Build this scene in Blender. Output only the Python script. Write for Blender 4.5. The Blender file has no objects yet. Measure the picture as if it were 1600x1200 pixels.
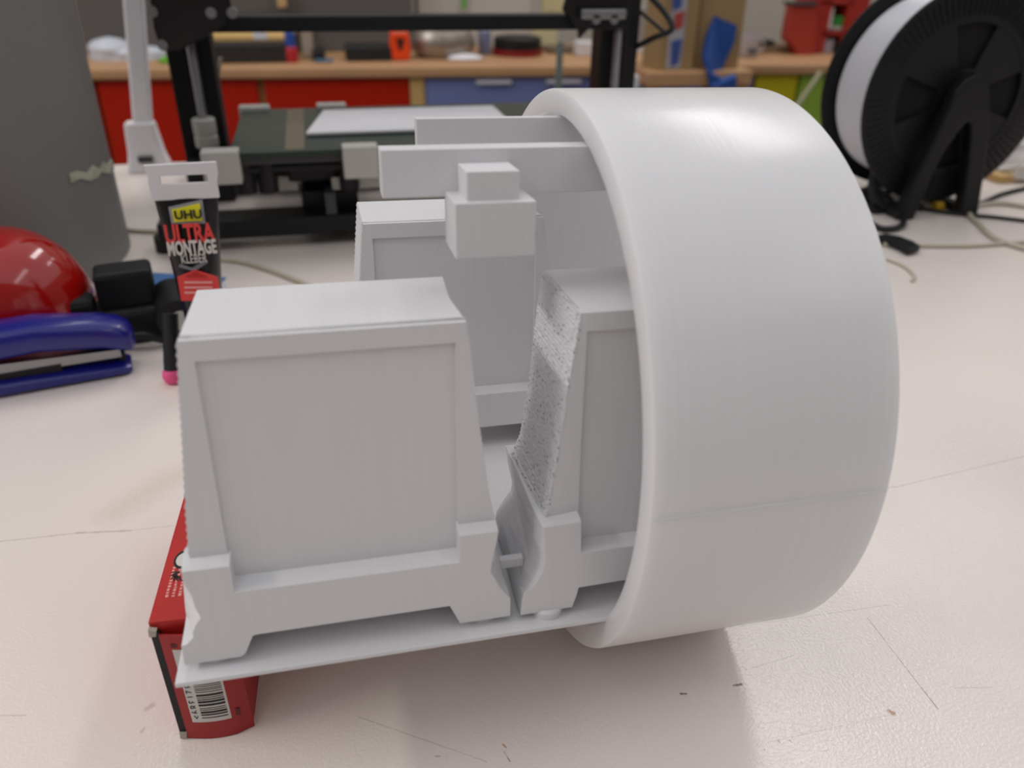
import bpy, bmesh, math, random
from mathutils import Vector, Matrix
random.seed(7)
S = bpy.context.scene
COL = S.collection
PI = math.pi

# ------------------------------------------------------------------ camera
CR = ((0.97405763, -0.22572118, 0.01617688),      # camera right
      (-0.09908084, -0.48964847, -0.86627211),    # camera down
      (0.20345695, 0.84219613, -0.49931047))      # camera forward
CP = Vector((0.05083033, -0.16038715, 0.22115226))
FPX = 1234.63
cam_d = bpy.data.cameras.new('camera')
cam = bpy.data.objects.new('camera', cam_d); COL.objects.link(cam)
R, D, F = [Vector(v).normalized() for v in CR]
m = Matrix((R, -D, -F)).transposed().to_4x4(); m.translation = CP
cam.matrix_world = m
cam_d.sensor_width = 36; cam_d.lens = FPX / 1600 * 36
cam_d.clip_start = 0.01; cam_d.clip_end = 30
cam_d.dof.use_dof = True; cam_d.dof.focus_distance = 0.27; cam_d.dof.aperture_fstop = 10.5
S.camera = cam

# ------------------------------------------------------------------ world and lights
w = bpy.data.worlds.new('world'); S.world = w; w.use_nodes = True
w.node_tree.nodes['Background'].inputs[0].default_value = (0.95, 0.97, 1.0, 1)
w.node_tree.nodes['Background'].inputs[1].default_value = 0.72
def area(name, loc, sx, sy, power, col=(1, .95, .93), rz=0):
    l = bpy.data.lights.new(name, 'AREA'); l.shape = 'RECTANGLE'; l.size = sx; l.size_y = sy; l.energy = power; l.color = col
    o = bpy.data.objects.new(name, l); COL.objects.link(o); o.location = loc; o.rotation_euler = (0, 0, rz)
    return o
area('ceiling_lamp_or_fill', (1.28, 1.60, 2.0), 0.28, 1.5, 12)
area('ceiling_lamp_or_fill', (2.5, 2.0, 2.0), 0.28, 1.5, 5)
area('ceiling_lamp_or_fill', (-0.15, 1.45, 2.0), 0.26, 1.5, 4.5)
area('ceiling_lamp_or_fill', (-2.3, 0.2, 2.0), 0.26, 1.6, 42)
area('ceiling_lamp_or_fill', (-0.7, -1.3, 2.0), 0.26, 1.5, 3)  # weak fill light added behind the camera
area('ceiling_lamp_or_fill', (1.5, -1.0, 2.0), 0.26, 1.5, 3)  # second added fill, also behind the camera
S.view_settings.view_transform = 'Standard'; S.view_settings.look = 'None'
S.view_settings.gamma = 1; S.view_settings.use_curve_mapping = False
S.view_settings.exposure = 0.0

# ------------------------------------------------------------------ materials
def srgb(h):
    c = [int(h[i:i+2], 16) / 255 for i in (0, 2, 4)]
    return tuple((x / 12.92 if x <= .04045 else ((x + .055) / 1.055) ** 2.4) for x in c) + (1,)
class NT:
    def __init__(s, name):
        s.m = bpy.data.materials.new(name); s.m.use_nodes = True; s.t = s.m.node_tree; s.b = s.t.nodes['Principled BSDF']
    def n(s, typ, **kw):
        x = s.t.nodes.new(typ)
        for k, v in kw.items():
            if k.startswith('i_'): x.inputs[int(k[2:])].default_value = v
            else: setattr(x, k, v)
        return x
    def l(s, a, ao, b, bi): s.t.links.new(a.outputs[ao], b.inputs[bi])
def mat(name, col, rough=.5, metal=0, noise=.06, nscale=40, bump=0, spec=.5, alpha=1, trans=0, coat=0, emit=0):
    M = NT(name); c = srgb(col) if isinstance(col, str) else tuple(col) + (1,)
    b = M.b; b.inputs['Roughness'].default_value = rough; b.inputs['Metallic'].default_value = metal
    b.inputs['Specular IOR Level'].default_value = spec; b.inputs['Coat Weight'].default_value = coat
    b.inputs['Alpha'].default_value = alpha; b.inputs['Transmission Weight'].default_value = trans
    tc = M.n('ShaderNodeTexCoord'); nz = M.n('ShaderNodeTexNoise'); nz.inputs['Scale'].default_value = nscale; nz.inputs['Detail'].default_value = 4
    M.l(tc, 'Object', nz, 'Vector')
    mx = M.n('ShaderNodeMix', data_type='RGBA'); lo = tuple(max(0, x * (1 - noise)) for x in c[:3]) + (1,); hi = tuple(min(1, x * (1 + noise)) for x in c[:3]) + (1,)
    mx.inputs[6].default_value = lo; mx.inputs[7].default_value = hi
    M.l(nz, 'Fac', mx, 0); M.l(mx, 2, b, 'Base Color')
    if bump:
        bp = M.n('ShaderNodeBump'); bp.inputs['Strength'].default_value = bump; bp.inputs['Distance'].default_value = .002
        M.l(nz, 'Fac', bp, 'Height'); M.l(bp, 0, b, 'Normal')
    if emit:
        b.inputs['Emission Color'].default_value = c; b.inputs['Emission Strength'].default_value = emit
    return M.m
def pla(name, col='dedddf', rough=.42, ring=False, pits=False, sss=0):
    """white printed plastic: layers stacked along X, faint streaks; optional pits of a crumbly support-side face"""
    M = NT(name); b = M.b; b.inputs['Roughness'].default_value = rough; b.inputs['Specular IOR Level'].default_value = .45
    b.inputs['Subsurface Weight'].default_value = sss; b.inputs['Subsurface Radius'].default_value = (.9, 1, 1.05); b.inputs['Subsurface Scale'].default_value = .015
    tc = M.n('ShaderNodeTexCoord')
    def stretched(sx, sy, sz, detail=3):
        mp = M.n('ShaderNodeMapping'); mp.inputs['Scale'].default_value = (sx, sy, sz); M.l(tc, 'Object', mp, 'Vector')
        nz = M.n('ShaderNodeTexNoise'); nz.inputs['Scale'].default_value = 1; nz.inputs['Detail'].default_value = detail; M.l(mp, 0, nz, 'Vector'); return nz
    fine = stretched(2600, 25, 25, 2)
    mid = stretched(900, 8, 8, 2)
    bandz = stretched(3, 330, 330, 2)
    add = M.n('ShaderNodeMath', operation='MULTIPLY_ADD'); add.inputs[1].default_value = .5; M.l(mid, 'Fac', add, 0); M.l(fine, 'Fac', add, 2)
    c = srgb(col)
    ramp = M.n('ShaderNodeMix', data_type='RGBA'); ramp.inputs[6].default_value = tuple(x * .965 for x in c[:3]) + (1,); ramp.inputs[7].default_value = tuple(min(1, x * 1.03) for x in c[:3]) + (1,)
    M.l(mid, 'Fac', ramp, 0)
    out = ramp; src = 2
    bp = M.n('ShaderNodeBump'); bp.inputs['Strength'].default_value = .16; bp.inputs['Distance'].default_value = .0003
    h = add
    if ring:
        a2 = M.n('ShaderNodeMath', operation='MULTIPLY_ADD'); a2.inputs[1].default_value = .35; M.l(bandz, 'Fac', a2, 0); M.l(add, 0, a2, 2); h = a2
    if pits:
        mp = M.n('ShaderNodeMapping'); mp.inputs['Scale'].default_value = (1000, 420, 1000); M.l(tc, 'Object', mp, 'Vector')
        vo = M.n('ShaderNodeTexVoronoi'); vo.inputs['Scale'].default_value = 1; M.l(mp, 0, vo, 'Vector')
        lt = M.n('ShaderNodeMapRange'); lt.inputs[1].default_value = .10; lt.inputs[2].default_value = .32; M.l(vo, 'Distance', lt, 0)
        a3 = M.n('ShaderNodeMath', operation='MULTIPLY_ADD'); a3.inputs[1].default_value = 2.5; M.l(lt, 0, a3, 0); M.l(h, 0, a3, 2); h = a3
        bp.inputs['Strength'].default_value = .6; bp.inputs['Distance'].default_value = .0005
        # only some cells are pits
        gt = M.n('ShaderNodeSeparateColor'); M.l(vo, 'Color', gt, 0)
        cmp_ = M.n('ShaderNodeMath', operation='GREATER_THAN'); cmp_.inputs[1].default_value = .5; M.l(gt, 0, cmp_, 0)
        inv = M.n('ShaderNodeMath', operation='SUBTRACT'); inv.inputs[0].default_value = 1; M.l(lt, 0, inv, 1)
        pm = M.n('ShaderNodeMath', operation='MULTIPLY'); M.l(inv, 0, pm, 0); M.l(cmp_, 0, pm, 1)
        mx = M.n('ShaderNodeMix', data_type='RGBA'); M.l(pm, 0, mx, 0); M.l(ramp, 2, mx, 6); mx.inputs[7].default_value = tuple(x * .38 for x in c[:3]) + (1,)
        out = mx
    M.l(out, src, b, 'Base Color'); M.l(h, 0, bp, 'Height'); M.l(bp, 0, b, 'Normal')
    return M.m
W_PLA = pla('white_printed_plastic')
W_TUBE = pla('white_printed_tube', rough=.23, ring=True, sss=.6)
W_PIT = pla('white_printed_crumbly', rough=.55, pits=True)
black = mat('black_plastic', '101113', .5, spec=.35)
black_m = mat('black_matt', '0e0e10', .6)
black_gloss = mat('black_gloss', '0b0b0c', .25)
darkgrey = mat('dark_grey', '3a3a3c', .5)
steel = mat('steel', '9a9a9c', .3, metal=.9)
greywhite = mat('pale_grey_plastic', 'b9b7b0', .5)
whitep = mat('white_plastic', 'd9d7da', .4)
paper = mat('white_paper', 'dedce0', .8)
redbox = mat('red_card', 'b5201a', .5, noise=.1, nscale=60, bump=.05)
redbox_d = mat('red_card_flap', 'a01d1b', .55, noise=.12, nscale=60, bump=.06)
label_w = mat('label_white', 'cfcac4', .6)
ink = mat('black_ink', '141414', .6)
pinkink = mat('pink_ink', 'e39a94', .6)
card_in = mat('grey_board', 'a89f92', .8)
redgloss = mat('red_glossy', 'a80f0c', .13, coat=.6, noise=.12, nscale=12)
bluepl = mat('blue_glossy', '17177a', .3, coat=.3, noise=.15)
wood = mat('pale_wood', 'b88e66', .5, noise=.14, nscale=8)
ply = mat('plywood', 'c9a468', .6, noise=.12, nscale=6)
cardboard = mat('cardboard', '9a7d55', .8, noise=.08, nscale=5)
redlam = mat('red_laminate', 'b0200c', .5, spec=.15)
bluelam = mat('blue_laminate', '747eb0', .5, spec=.25)
yellow = mat('yellow_laminate', 'c9b90a', .5)
lime = mat('lime_laminate', '8fae3c', .5)
greyscreen = mat('grey_panel', '5f5a58', .7, noise=.05, nscale=3)
orange = mat('orange_plastic', 'ee4a14', .35)
bluefab = mat('blue_film', '1d4a92', .55, noise=.15, nscale=14)
redor = mat('red_orange_plastic', 'a8382a', .4, noise=.25, nscale=8)
greenp = mat('green_plastic', '2f8a3a', .5)
limegreen = mat('bright_green_plastic', '5fae20', .5)
yellowp = mat('yellow_print', 'e2d81c', .5)
redprint = mat('red_print', 'd8403c', .5)
redprint_d = mat('dark_red_print', 'b4241e', .5)
beige = mat('beige_paper', 'd0c69a', .7)
cream = mat('cream_cable', 'bdb5a2', .5)
pink = mat('pink_foam', 'e8558c', .6, noise=.15, nscale=400)
bluebook = mat('blue_paper', '3f6aa0', .6)
brown = mat('brown_plastic', '5a4038', .6)

# ------------------------------------------------------------------ builders
class MB:
    def __init__(s): s.v = []; s.f = []
    def quadbox(s, P):
        n = len(s.v); s.v += [tuple(p) for p in P]
        s.f += [tuple(n + i for i in q) for q in ((0, 3, 2, 1), (4, 5, 6, 7), (0, 1, 5, 4), (1, 2, 6, 5), (2, 3, 7, 6), (3, 0, 4, 7))]; return s
    def box(s, lo, hi, M=None):
        (a, b, c), (d, e, f) = lo, hi
        P = [(a, b, c), (d, b, c), (d, e, c), (a, e, c), (a, b, f), (d, b, f), (d, e, f), (a, e, f)]
        if M is not None: P = [M @ Vector(p) for p in P]
        return s.quadbox(P)
    def loft(s, secs, close=True, caps=True):
        n0 = len(s.v); n = len(secs[0])
        for q in secs: s.v += [tuple(p) for p in q]
        for k in range(len(secs) - 1):
            for i in range(n if close else n - 1):
                j = (i + 1) % n
                s.f.append((n0 + k*n + i, n0 + k*n + j, n0 + (k+1)*n + j, n0 + (k+1)*n + i))
        if caps:
            s.f.append(tuple(n0 + i for i in range(n))[::-1]); s.f.append(tuple(n0 + (len(secs)-1)*n + i for i in range(n)))
        return s
    def prism(s, poly, y0, y1):     # poly in (x,z), along y
        return s.loft([[(x, y0, z) for x, z in poly], [(x, y1, z) for x, z in poly]])
    def lathe(s, prof, n=32, M=None, full=True):   # prof (r, z) about Z
        n0 = len(s.v)
        for r, z in prof:
            for i in range(n):
                a = 2*PI*i/n; p = Vector((r*math.cos(a), r*math.sin(a), z)); s.v.append(tuple(M @ p if M is not None else p))
        for k in range(len(prof) - 1):
            for i in range(n):
                j = (i+1) % n; s.f.append((n0+k*n+i, n0+k*n+j, n0+(k+1)*n+j, n0+(k+1)*n+i))
        if full:
            s.f.append(tuple(n0+i for i in range(n))[::-1]); s.f.append(tuple(n0+(len(prof)-1)*n+i for i in range(n)))
        return s
    def cyl(s, p0, p1, r0, r1=None, n=20):
        p0, p1 = Vector(p0), Vector(p1); d = p1 - p0; L = d.length
        M = Matrix.Translation(p0) @ d.to_track_quat('Z', 'Y').to_matrix().to_4x4()
        return s.lathe([(r0, 0), (r1 if r1 is not None else r0, L)], n, M)
    def path(s, pts, r, n=8):
        pts = [Vector(p) for p in pts]; secs = []
        up = Vector((0, 0, 1)); prev = None
        for i, p in enumerate(pts):
            t = (pts[min(i+1, len(pts)-1)] - pts[max(i-1, 0)]).normalized()
            if prev is None:
                a = t.orthogonal().normalized()
            else:
                a = (prev - t * prev.dot(t)).normalized()
            prev = a; b = t.cross(a)
            rr = r[i] if isinstance(r, (list, tuple)) else r
            secs.append([p + (a*math.cos(2*PI*k/n) + b*math.sin(2*PI*k/n))*rr for k in range(n)])
        return s.loft(secs)
    def build(s, name, material, parent=None, smooth=False, bevel=0, segs=2, mats=None):
        me = bpy.data.meshes.new(name); me.from_pydata(s.v, [], s.f); 
        bm = bmesh.new(); bm.from_mesh(me); bmesh.ops.recalc_face_normals(bm, faces=bm.faces)
        bm.to_mesh(me); bm.free()
        me.materials.append(material)
        o = bpy.data.objects.new(name, me); COL.objects.link(o)
        if parent: o.parent = parent
        if smooth:
            for p in me.polygons: p.use_smooth = len(p.vertices) <= 4
            me.set_sharp_from_angle(angle=math.radians(38))
        if bevel:
            b = o.modifiers.new('bevel', 'BEVEL'); b.width = bevel; b.segments = segs; b.limit_method = 'ANGLE'; b.angle_limit = math.radians(35)
        return o
def catmull(P, k=8):
    P = [Vector(p) for p in P]; out = []
    for i in range(len(P)-1):
        p0 = P[max(i-1, 0)]; p1 = P[i]; p2 = P[i+1]; p3 = P[min(i+2, len(P)-1)]
        for j in range(k):
            t = j/k
            out.append(.5*((2*p1) + (-p0+p2)*t + (2*p0-5*p1+4*p2-p3)*t*t + (-p0+3*p1-3*p2+p3)*t**3))
    out.append(P[-1]); return out
def empty(name, loc, label, cat, group=None, rz=0):
    o = bpy.data.objects.new(name, None); COL.objects.link(o); o.location = loc; o.rotation_euler = (0, 0, rz); o.empty_display_size = .02
    o['label'] = label; o['category'] = cat
    if group: o['group'] = group
    return o
def tag(o, label, cat, group=None):
    o['label'] = label; o['category'] = cat
    if group: o['group'] = group
    return o
def struct(o): o['kind'] = 'structure'; return o
def at(px, py, Y):          # point where the sight line through a photograph pixel meets the upright plane y = Y
    d = R*((px-800)/FPX) + D*((py-600)/FPX) + F
    return CP + d*((Y-CP.y)/d.y)
def on(px, py, z=0.0):      # ... meets the level plane z
    d = R*((px-800)/FPX) + D*((py-600)/FPX) + F
    return CP + d*((z-CP.z)/d.z)
def text(name, s, size, material, parent, M, extrude=.0001, align='CENTER', sx=1, bold=0):
    c = bpy.data.curves.new(name, 'FONT'); c.body = s; c.size = size; c.extrude = extrude; c.align_x = align; c.align_y = 'CENTER'; c.offset = bold
    c.resolution_u = 3
    tmp = bpy.data.objects.new('tmp', c); COL.objects.link(tmp)
    me = bpy.data.meshes.new_from_object(tmp); bpy.data.objects.remove(tmp)
    me.transform(M @ Matrix.Diagonal((sx, 1, 1, 1))); me.materials.clear(); me.materials.append(material)
    o = bpy.data.objects.new(name, me); COL.objects.link(o); o.parent = parent; return o
def frame(o, x, y):          # matrix with origin o, local x, local y
    x = Vector(x).normalized(); y = Vector(y).normalized(); z = x.cross(y).normalized(); y = z.cross(x)
    M = Matrix((x, y, z)).transposed().to_4x4(); M.translation = Vector(o); return M

# ------------------------------------------------------------------ setting
FLOOR_Z = -0.86
struct(MB().box((-4, -3, FLOOR_Z-.05), (5, 4, FLOOR_Z)).build('floor', mat('floor_vinyl', '6d6a66', .6)))
WALLY = 2.70
struct(MB().box((-4, WALLY, FLOOR_Z), (5, WALLY+.1, 2.1)).build('wall_back', mat('painted_wall', 'b4ada2', .8, noise=.05, nscale=6, bump=.3)))
struct(MB().box((-4, -2.1, FLOOR_Z), (5, -2.0, 2.1)).build('wall_front', mat('painted_wall_front', '8c8884', .8)))
struct(MB().box((-4.1, -3, FLOOR_Z), (-4, 4, 2.1)).build('wall_left', mat('painted_wall_left', 'b4ada2', .8)))
struct(MB().box((5, -3, FLOOR_Z), (5.1, 4, 2.1)).build('wall_right', mat('painted_wall_right', 'b4ada2', .8)))

# ------------------------------------------------------------------ table
def table_material():
    M = NT('white_table_paint'); b = M.b
    tc = M.n('ShaderNodeTexCoord')
    big = M.n('ShaderNodeTexNoise'); big.inputs['Scale'].default_value = 7; big.inputs['Detail'].default_value = 5; M.l(tc, 'Object', big, 'Vector')
    mx = M.n('ShaderNodeMix', data_type='RGBA'); mx.inputs[6].default_value = srgb('e3d7d0'); mx.inputs[7].default_value = srgb('f1e7e1'); M.l(big, 'Fac', mx, 0)
    cur = [mx, 2]
    sep = M.n('ShaderNodeSeparateXYZ'); M.l(tc, 'Object', sep, 0)
    comb = M.n('ShaderNodeCombineXYZ'); M.l(sep, 0, comb, 0); M.l(sep, 1, comb, 1)
    wob = M.n('ShaderNodeTexNoise'); wob.inputs['Scale'].default_value = 260; wob.inputs['Detail'].default_value = 3; M.l(comb, 0, wob, 'Vector')
    def blend(fac, col, amt):
        mul = M.n('ShaderNodeMath', operation='MULTIPLY'); mul.inputs[1].default_value = amt; M.l(fac, 0, mul, 0)
        m2 = M.n('ShaderNodeMix', data_type='RGBA'); M.l(mul, 0, m2, 0); M.l(cur[0], cur[1], m2, 6); m2.inputs[7].default_value = srgb(col); cur[0] = m2; cur[1] = 2
    def seg(a, b_, wd, col, amt, soft=.5):
        a = on(*a); b_ = on(*b_); d = (b_-a); L = d.length; d.normalize()
        sub = M.n('ShaderNodeVectorMath', operation='SUBTRACT'); sub.inputs[1].default_value = (a.x, a.y, 0); M.l(comb, 0, sub, 0)
        dot = M.n('ShaderNodeVectorMath', operation='DOT_PRODUCT'); dot.inputs[1].default_value = (d.x, d.y, 0); M.l(sub, 0, dot, 0)
        cl = M.n('ShaderNodeClamp'); cl.inputs[2].default_value = L; M.l(dot, 'Value', cl, 0)
        sc = M.n('ShaderNodeVectorMath', operation='SCALE'); sc.inputs[0].default_value = (d.x, d.y, 0); M.l(cl, 0, sc, 3)
        ds = M.n('ShaderNodeVectorMath', operation='DISTANCE'); M.l(sub, 0, ds, 0); M.l(sc, 0, ds, 1)
        wb = M.n('ShaderNodeMath', operation='MULTIPLY_ADD'); wb.inputs[1].default_value = wd*1.4; M.l(wob, 'Fac', wb, 0); M.l(ds, 'Value', wb, 2)
        mr = M.n('ShaderNodeMapRange'); mr.inputs[1].default_value = wd*1.2+wd*soft; mr.inputs[2].default_value = wd*.6; M.l(wb, 0, mr, 0)
        blend(mr, col, amt)
    # scratches and pencil lines
    seg((1005, 1000), (1390, 945), .00035, '8f857c', .35)
    seg((1355, 965), (1440, 1075), .00022, '6e655f', .8)
    seg((1440, 1075), (1465, 1107), .0004, '6e655f', .75)
    seg((1165, 1047), (1240, 1024), .0003, '8f857c', .4)
    seg((1395, 762), (1600, 713), .0005, 'a39a92', .55)
    seg((1395, 760), (1200, 812), .0005, 'a39a92', .55)
    seg((0, 846), (120, 833), .0006, 'a39a92', .5)
    seg((120, 833), (205, 829), .0007, '8b8073', .6)
    seg((205, 829), (300, 818), .0005, 'a39a92', .4)
    seg((560, 1120), (760, 1190), .0003, '9c9389', .45)
    seg((1200, 1160), (1400, 1115), .0002, 'b0a79f', .5)
    seg((1490, 1075), (1550, 1074), .0002, '857c74', .6)
    seg((1420, 885), (1450, 940), .0003, 'e8e2de', .5)
    seg((0, 1118), (40, 1118), .0003, 'a39a92', .5)
    # stains and holes
    seg((1390, 1111), (1396, 1114), .0015, 'a0600e', 1, .3)
    seg((1216, 1157), (1218, 1160), .0005, '9b8a50', .7, .3)
    seg((1234, 1157), (1237, 1160), .0005, '9b8a50', .7, .3)
    seg((1194, 1171), (1195, 1172), .0003, '9a5f14', .8, .3)
    seg((786, 1163), (791, 1168), .0004, 'a8681a', .9, .3)
    seg((788, 1175), (797, 1190), .0004, '8a5210', .9, .3)
    seg((681, 1182), (687, 1182), .0006, '9a8f86', .8, .3)
    seg((228, 1108), (238, 1102), .0012, 'b0a49c', .6, .6)
    seg((222, 1143), (226, 1137), .0007, 'b0a49c', .6, .6)
    seg((1064, 1084), (1072, 1084), .0008, '0d0c0b', 1, .15)  # two holes, their inner dark put into the colour
    seg((1146, 1071), (1158, 1069), .0010, '0d0c0b', 1, .15)
    seg((180, 800), (270, 745), .006, 'cfc4ac', .45, 1.5)
    M.l(cur[0], cur[1], b, 'Base Color')
    b.inputs['Roughness'].default_value = .22; b.inputs['Specular IOR Level'].default_value = .75
    # orange-peel paint
    fn = M.n('ShaderNodeTexNoise'); fn.inputs['Scale'].default_value = 850; fn.inputs['Detail'].default_value = 2; M.l(tc, 'Object', fn, 'Vector')
    bp = M.n('ShaderNodeBump'); bp.inputs['Strength'].default_value = .42; bp.inputs['Distance'].default_value = .0005; M.l(fn, 'Fac', bp, 'Height'); M.l(bp, 0, b, 'Normal')
    return M.m
table = empty('table', (0.3, 0.1, FLOOR_Z), 'big white painted worktable with scratches and stains that carries everything in front', 'table')
def tb(mb, name, material, **k):
    o = mb.build(name, material, None, **k); o.parent = table; o.matrix_parent_inverse = Matrix.Translation(-table.location); return o
tb(MB().box((-.9, -.55, -.03), (1.5, .745, 0)), 'tabletop', table_material(), bevel=.002)
for x, y in ((-.82, -.48), (1.42, -.48), (-.82, .67), (1.42, .67)):
    tb(MB().box((x-.03, y-.03, FLOOR_Z), (x+.03, y+.03, -.03)), 'leg', greywhite)

# ------------------------------------------------------------------ the printed model
RM = Matrix(((0.999839030, -0.00148450021, 0.0178804334), (0, 0.996571246, 0.0827390581), (-0.0179419520, -0.0827257396, 0.996410828)))
model = empty('printed_model', (0, 0, 0), 'large white 3D printed tube lying on its side with broken machine blocks on a plate', 'printed model')
model.matrix_world = Matrix.Translation((0, 0, 0.0509)) @ RM.to_4x4()
mm = .001
YC, ZC, RO, RI, X1, X2 = .06063, .04766, .09, .08285, .11702, .18234
# tube
prof = [(RI, X1+.0006), (RI+.0005, X1), (RO-.0007, X1), (RO-.0002, X1+.0003), (RO, X1+.0009), (RO, X2-.0006), (RO-.0006, X2), (RI, X2)]
Mx = Matrix.Translation((0, YC, ZC)) @ Matrix(((0, 0, 1, 0), (1, 0, 0, 0), (0, 1, 0, 0), (0, 0, 0, 1)))
mb = MB(); mb.lathe(prof + [prof[0]], 220, Mx, full=False)
tube = mb.build('tube', W_TUBE, model, smooth=True)
a = math.radians(179.5)
sm = MB(); sm.path([(X1+.0008 + (X2-X1-.0014)*i/24, YC+(RO+.00003)*math.cos(a+.0008*math.sin(i*2.1)), ZC+(RO+.00003)*math.sin(a+.0008*math.sin(i*2.1))) for i in range(25)], .00022, 6).build('seam', W_PLA, tube)
# plate
pl = MB(); pl.box((0, -.0076, -.0015), (X2-.005, .122, 0)); plate = pl.build('base_plate', W_PLA, model, bevel=.0003)

def P(L): return [(x*mm, z*mm) for x, z in L]
def jag(L, amp, step):      # stair-stepped edge like slanted print layers
    out = [L[0]]
    for (x0, z0), (x1, z1) in zip(L, L[1:]):
        n = max(1, int(math.hypot(x1-x0, z1-z0)/step))
        for i in range(1, n+1):
            t = i/n; s = amp if i % 2 else 0
            out.append((x0+(x1-x0)*t+(s if i < n else 0), z0+(z1-z0)*t))
    return out
ZT = 90.8; YD = .03635; FB = -.004
def block_a(dx, dy, parent):
    """whole machine block: tapered body with recessed panel, plinth with feet; local offset dx, dy"""
    # body behind the frame, full outline
    Ledge = jag([(13.6, ZT), (10.85, 64.3), (9.1, 49.0), (7.6, 32.5)], -.35, 1.1)
    Redge = jag([(85.9, 31.5), (85.0, 36.0), (83.6, 44.2), (82.2, 56.0), (80.8, 67.3), (79.4, 81.4), (78.3, ZT)], .2, 1.0)
    outline = Ledge + [(7.6, 12), (85.9, 12)] + Redge
    f0 = [(x*mm+dx, .0012+dy, z*mm) for x, z in outline]
    mid = [(x*mm+dx-(.0012 if x > 77 and z > 80 else 0), YD*.5+dy, z*mm) for x, z in outline]
    bk = [(x*mm+dx-(.0002 if x > 77 and z > 80 else 0), YD+dy, z*mm) for x, z in outline]
    body = MB(); body.loft([f0, mid, bk]); 
    # frame bars, 3 mm proud of the panel
    n = len(Ledge)
    colL = Ledge + [(7.6, 28), (16.7, 28), (16.5, 85.7), (16.5, ZT)]
    colR = [(75.6, ZT), (75.6, 85.7), (75.6, 28), (85.9, 28)] + Redge
    body.prism([(x*mm+dx, z*mm) for x, z in colL], dy, dy+.0035)
    body.prism([(x*mm+dx, z*mm) for x, z in colR], dy, dy+.0035)
    body.box((.0165+dx, dy, .0857), (.0756+dx, dy+.0035, ZT*mm))
    body.build('block', W_PLA, parent)
    # plinth with broken ends
    front = [(6.0, 31.9), (6.1, 27.9), (7.3, 24.3), (7.5, 20.8), (8.4, 17.2), (6.8, 14.9), (5.8, 12.8), (5.7, 11.1), (3.9, 9.3), (2.5, 9.0), (2.3, 2.4),
             (16.4, 2.4), (17.6, 3.2), (18.0, 4.0), (20.2, 8.9), (21.5, 9.1), (72.2, 9.3), (75.0, 2.6), (89.4, 2.6), (89.4, 8.8), (87.4, 11.6), (86.6, 12.9),
             (85.2, 16.0), (83.7, 18.9), (84.1, 22.1), (84.6, 25.2), (85.3, 28.7), (85.8, 32.2), (75.1, 32.2), (75.1, 23.6), (17.4, 23.6), (17.4, 31.9)]
    back = [(6.0, 31.9), (5.0, 27.9), (4.2, 24.3), (3.4, 20.8), (3.0, 17.2), (2.8, 14.9), (2.6, 12.8), (2.5, 11.1), (2.4, 9.3), (2.3, 9.0), (2.3, 2.4),
            (16.4, 2.4), (17.6, 3.2), (18.0, 4.0), (20.2, 8.9), (21.5, 9.1), (72.2, 9.3), (75.0, 2.6), (90.6, 2.6), (90.2, 6.5), (89.6, 9.6), (89.0, 12.9),
            (88.4, 15.6), (87.8, 18.2), (86.6, 22.1), (86.2, 25.2), (86.0, 28.7), (85.8, 32.2), (75.1, 32.2), (75.1, 23.6), (17.4, 23.6), (17.4, 31.9)]
    ch = 1.6
    def top(L, up): # chamfered upper edge
        return [(x, z+(up if z > 23 and not (x < 9 and z < 31) and not (x > 83 and z < 31.5) else 0)) for x, z in L]
    pb = MB()
    sec = lambda L, y: [(x*mm+dx, y+dy, z*mm) for x, z in L]
    midl = [((a_[0]*.5+b_[0]*.5), a_[1]) for a_, b_ in zip(front, back)]
    pb.loft([sec(front, FB), sec(top(front, .5), FB+.0012), sec(top(midl, 1.6), .0032), sec(back, .007), sec(back, YD+.004)])
    pb.build('plinth', W_PLA, parent, bevel=.00018)
    for x in (9.5, 82):
        MB().lathe([(.0045, 0), (.0045, .0022), (.0038, .0028)], 20, Matrix.Translation((x*mm+dx, .0022+dy, 0))).build('foot', W_PLA, parent, smooth=True)
        MB().lathe([(.0045, 0), (.0045, .0022), (.0038, .0028)], 20, Matrix.Translation((x*mm+dx, YD-.002+dy, 0))).build('foot', W_PLA, parent, smooth=True)
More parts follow.
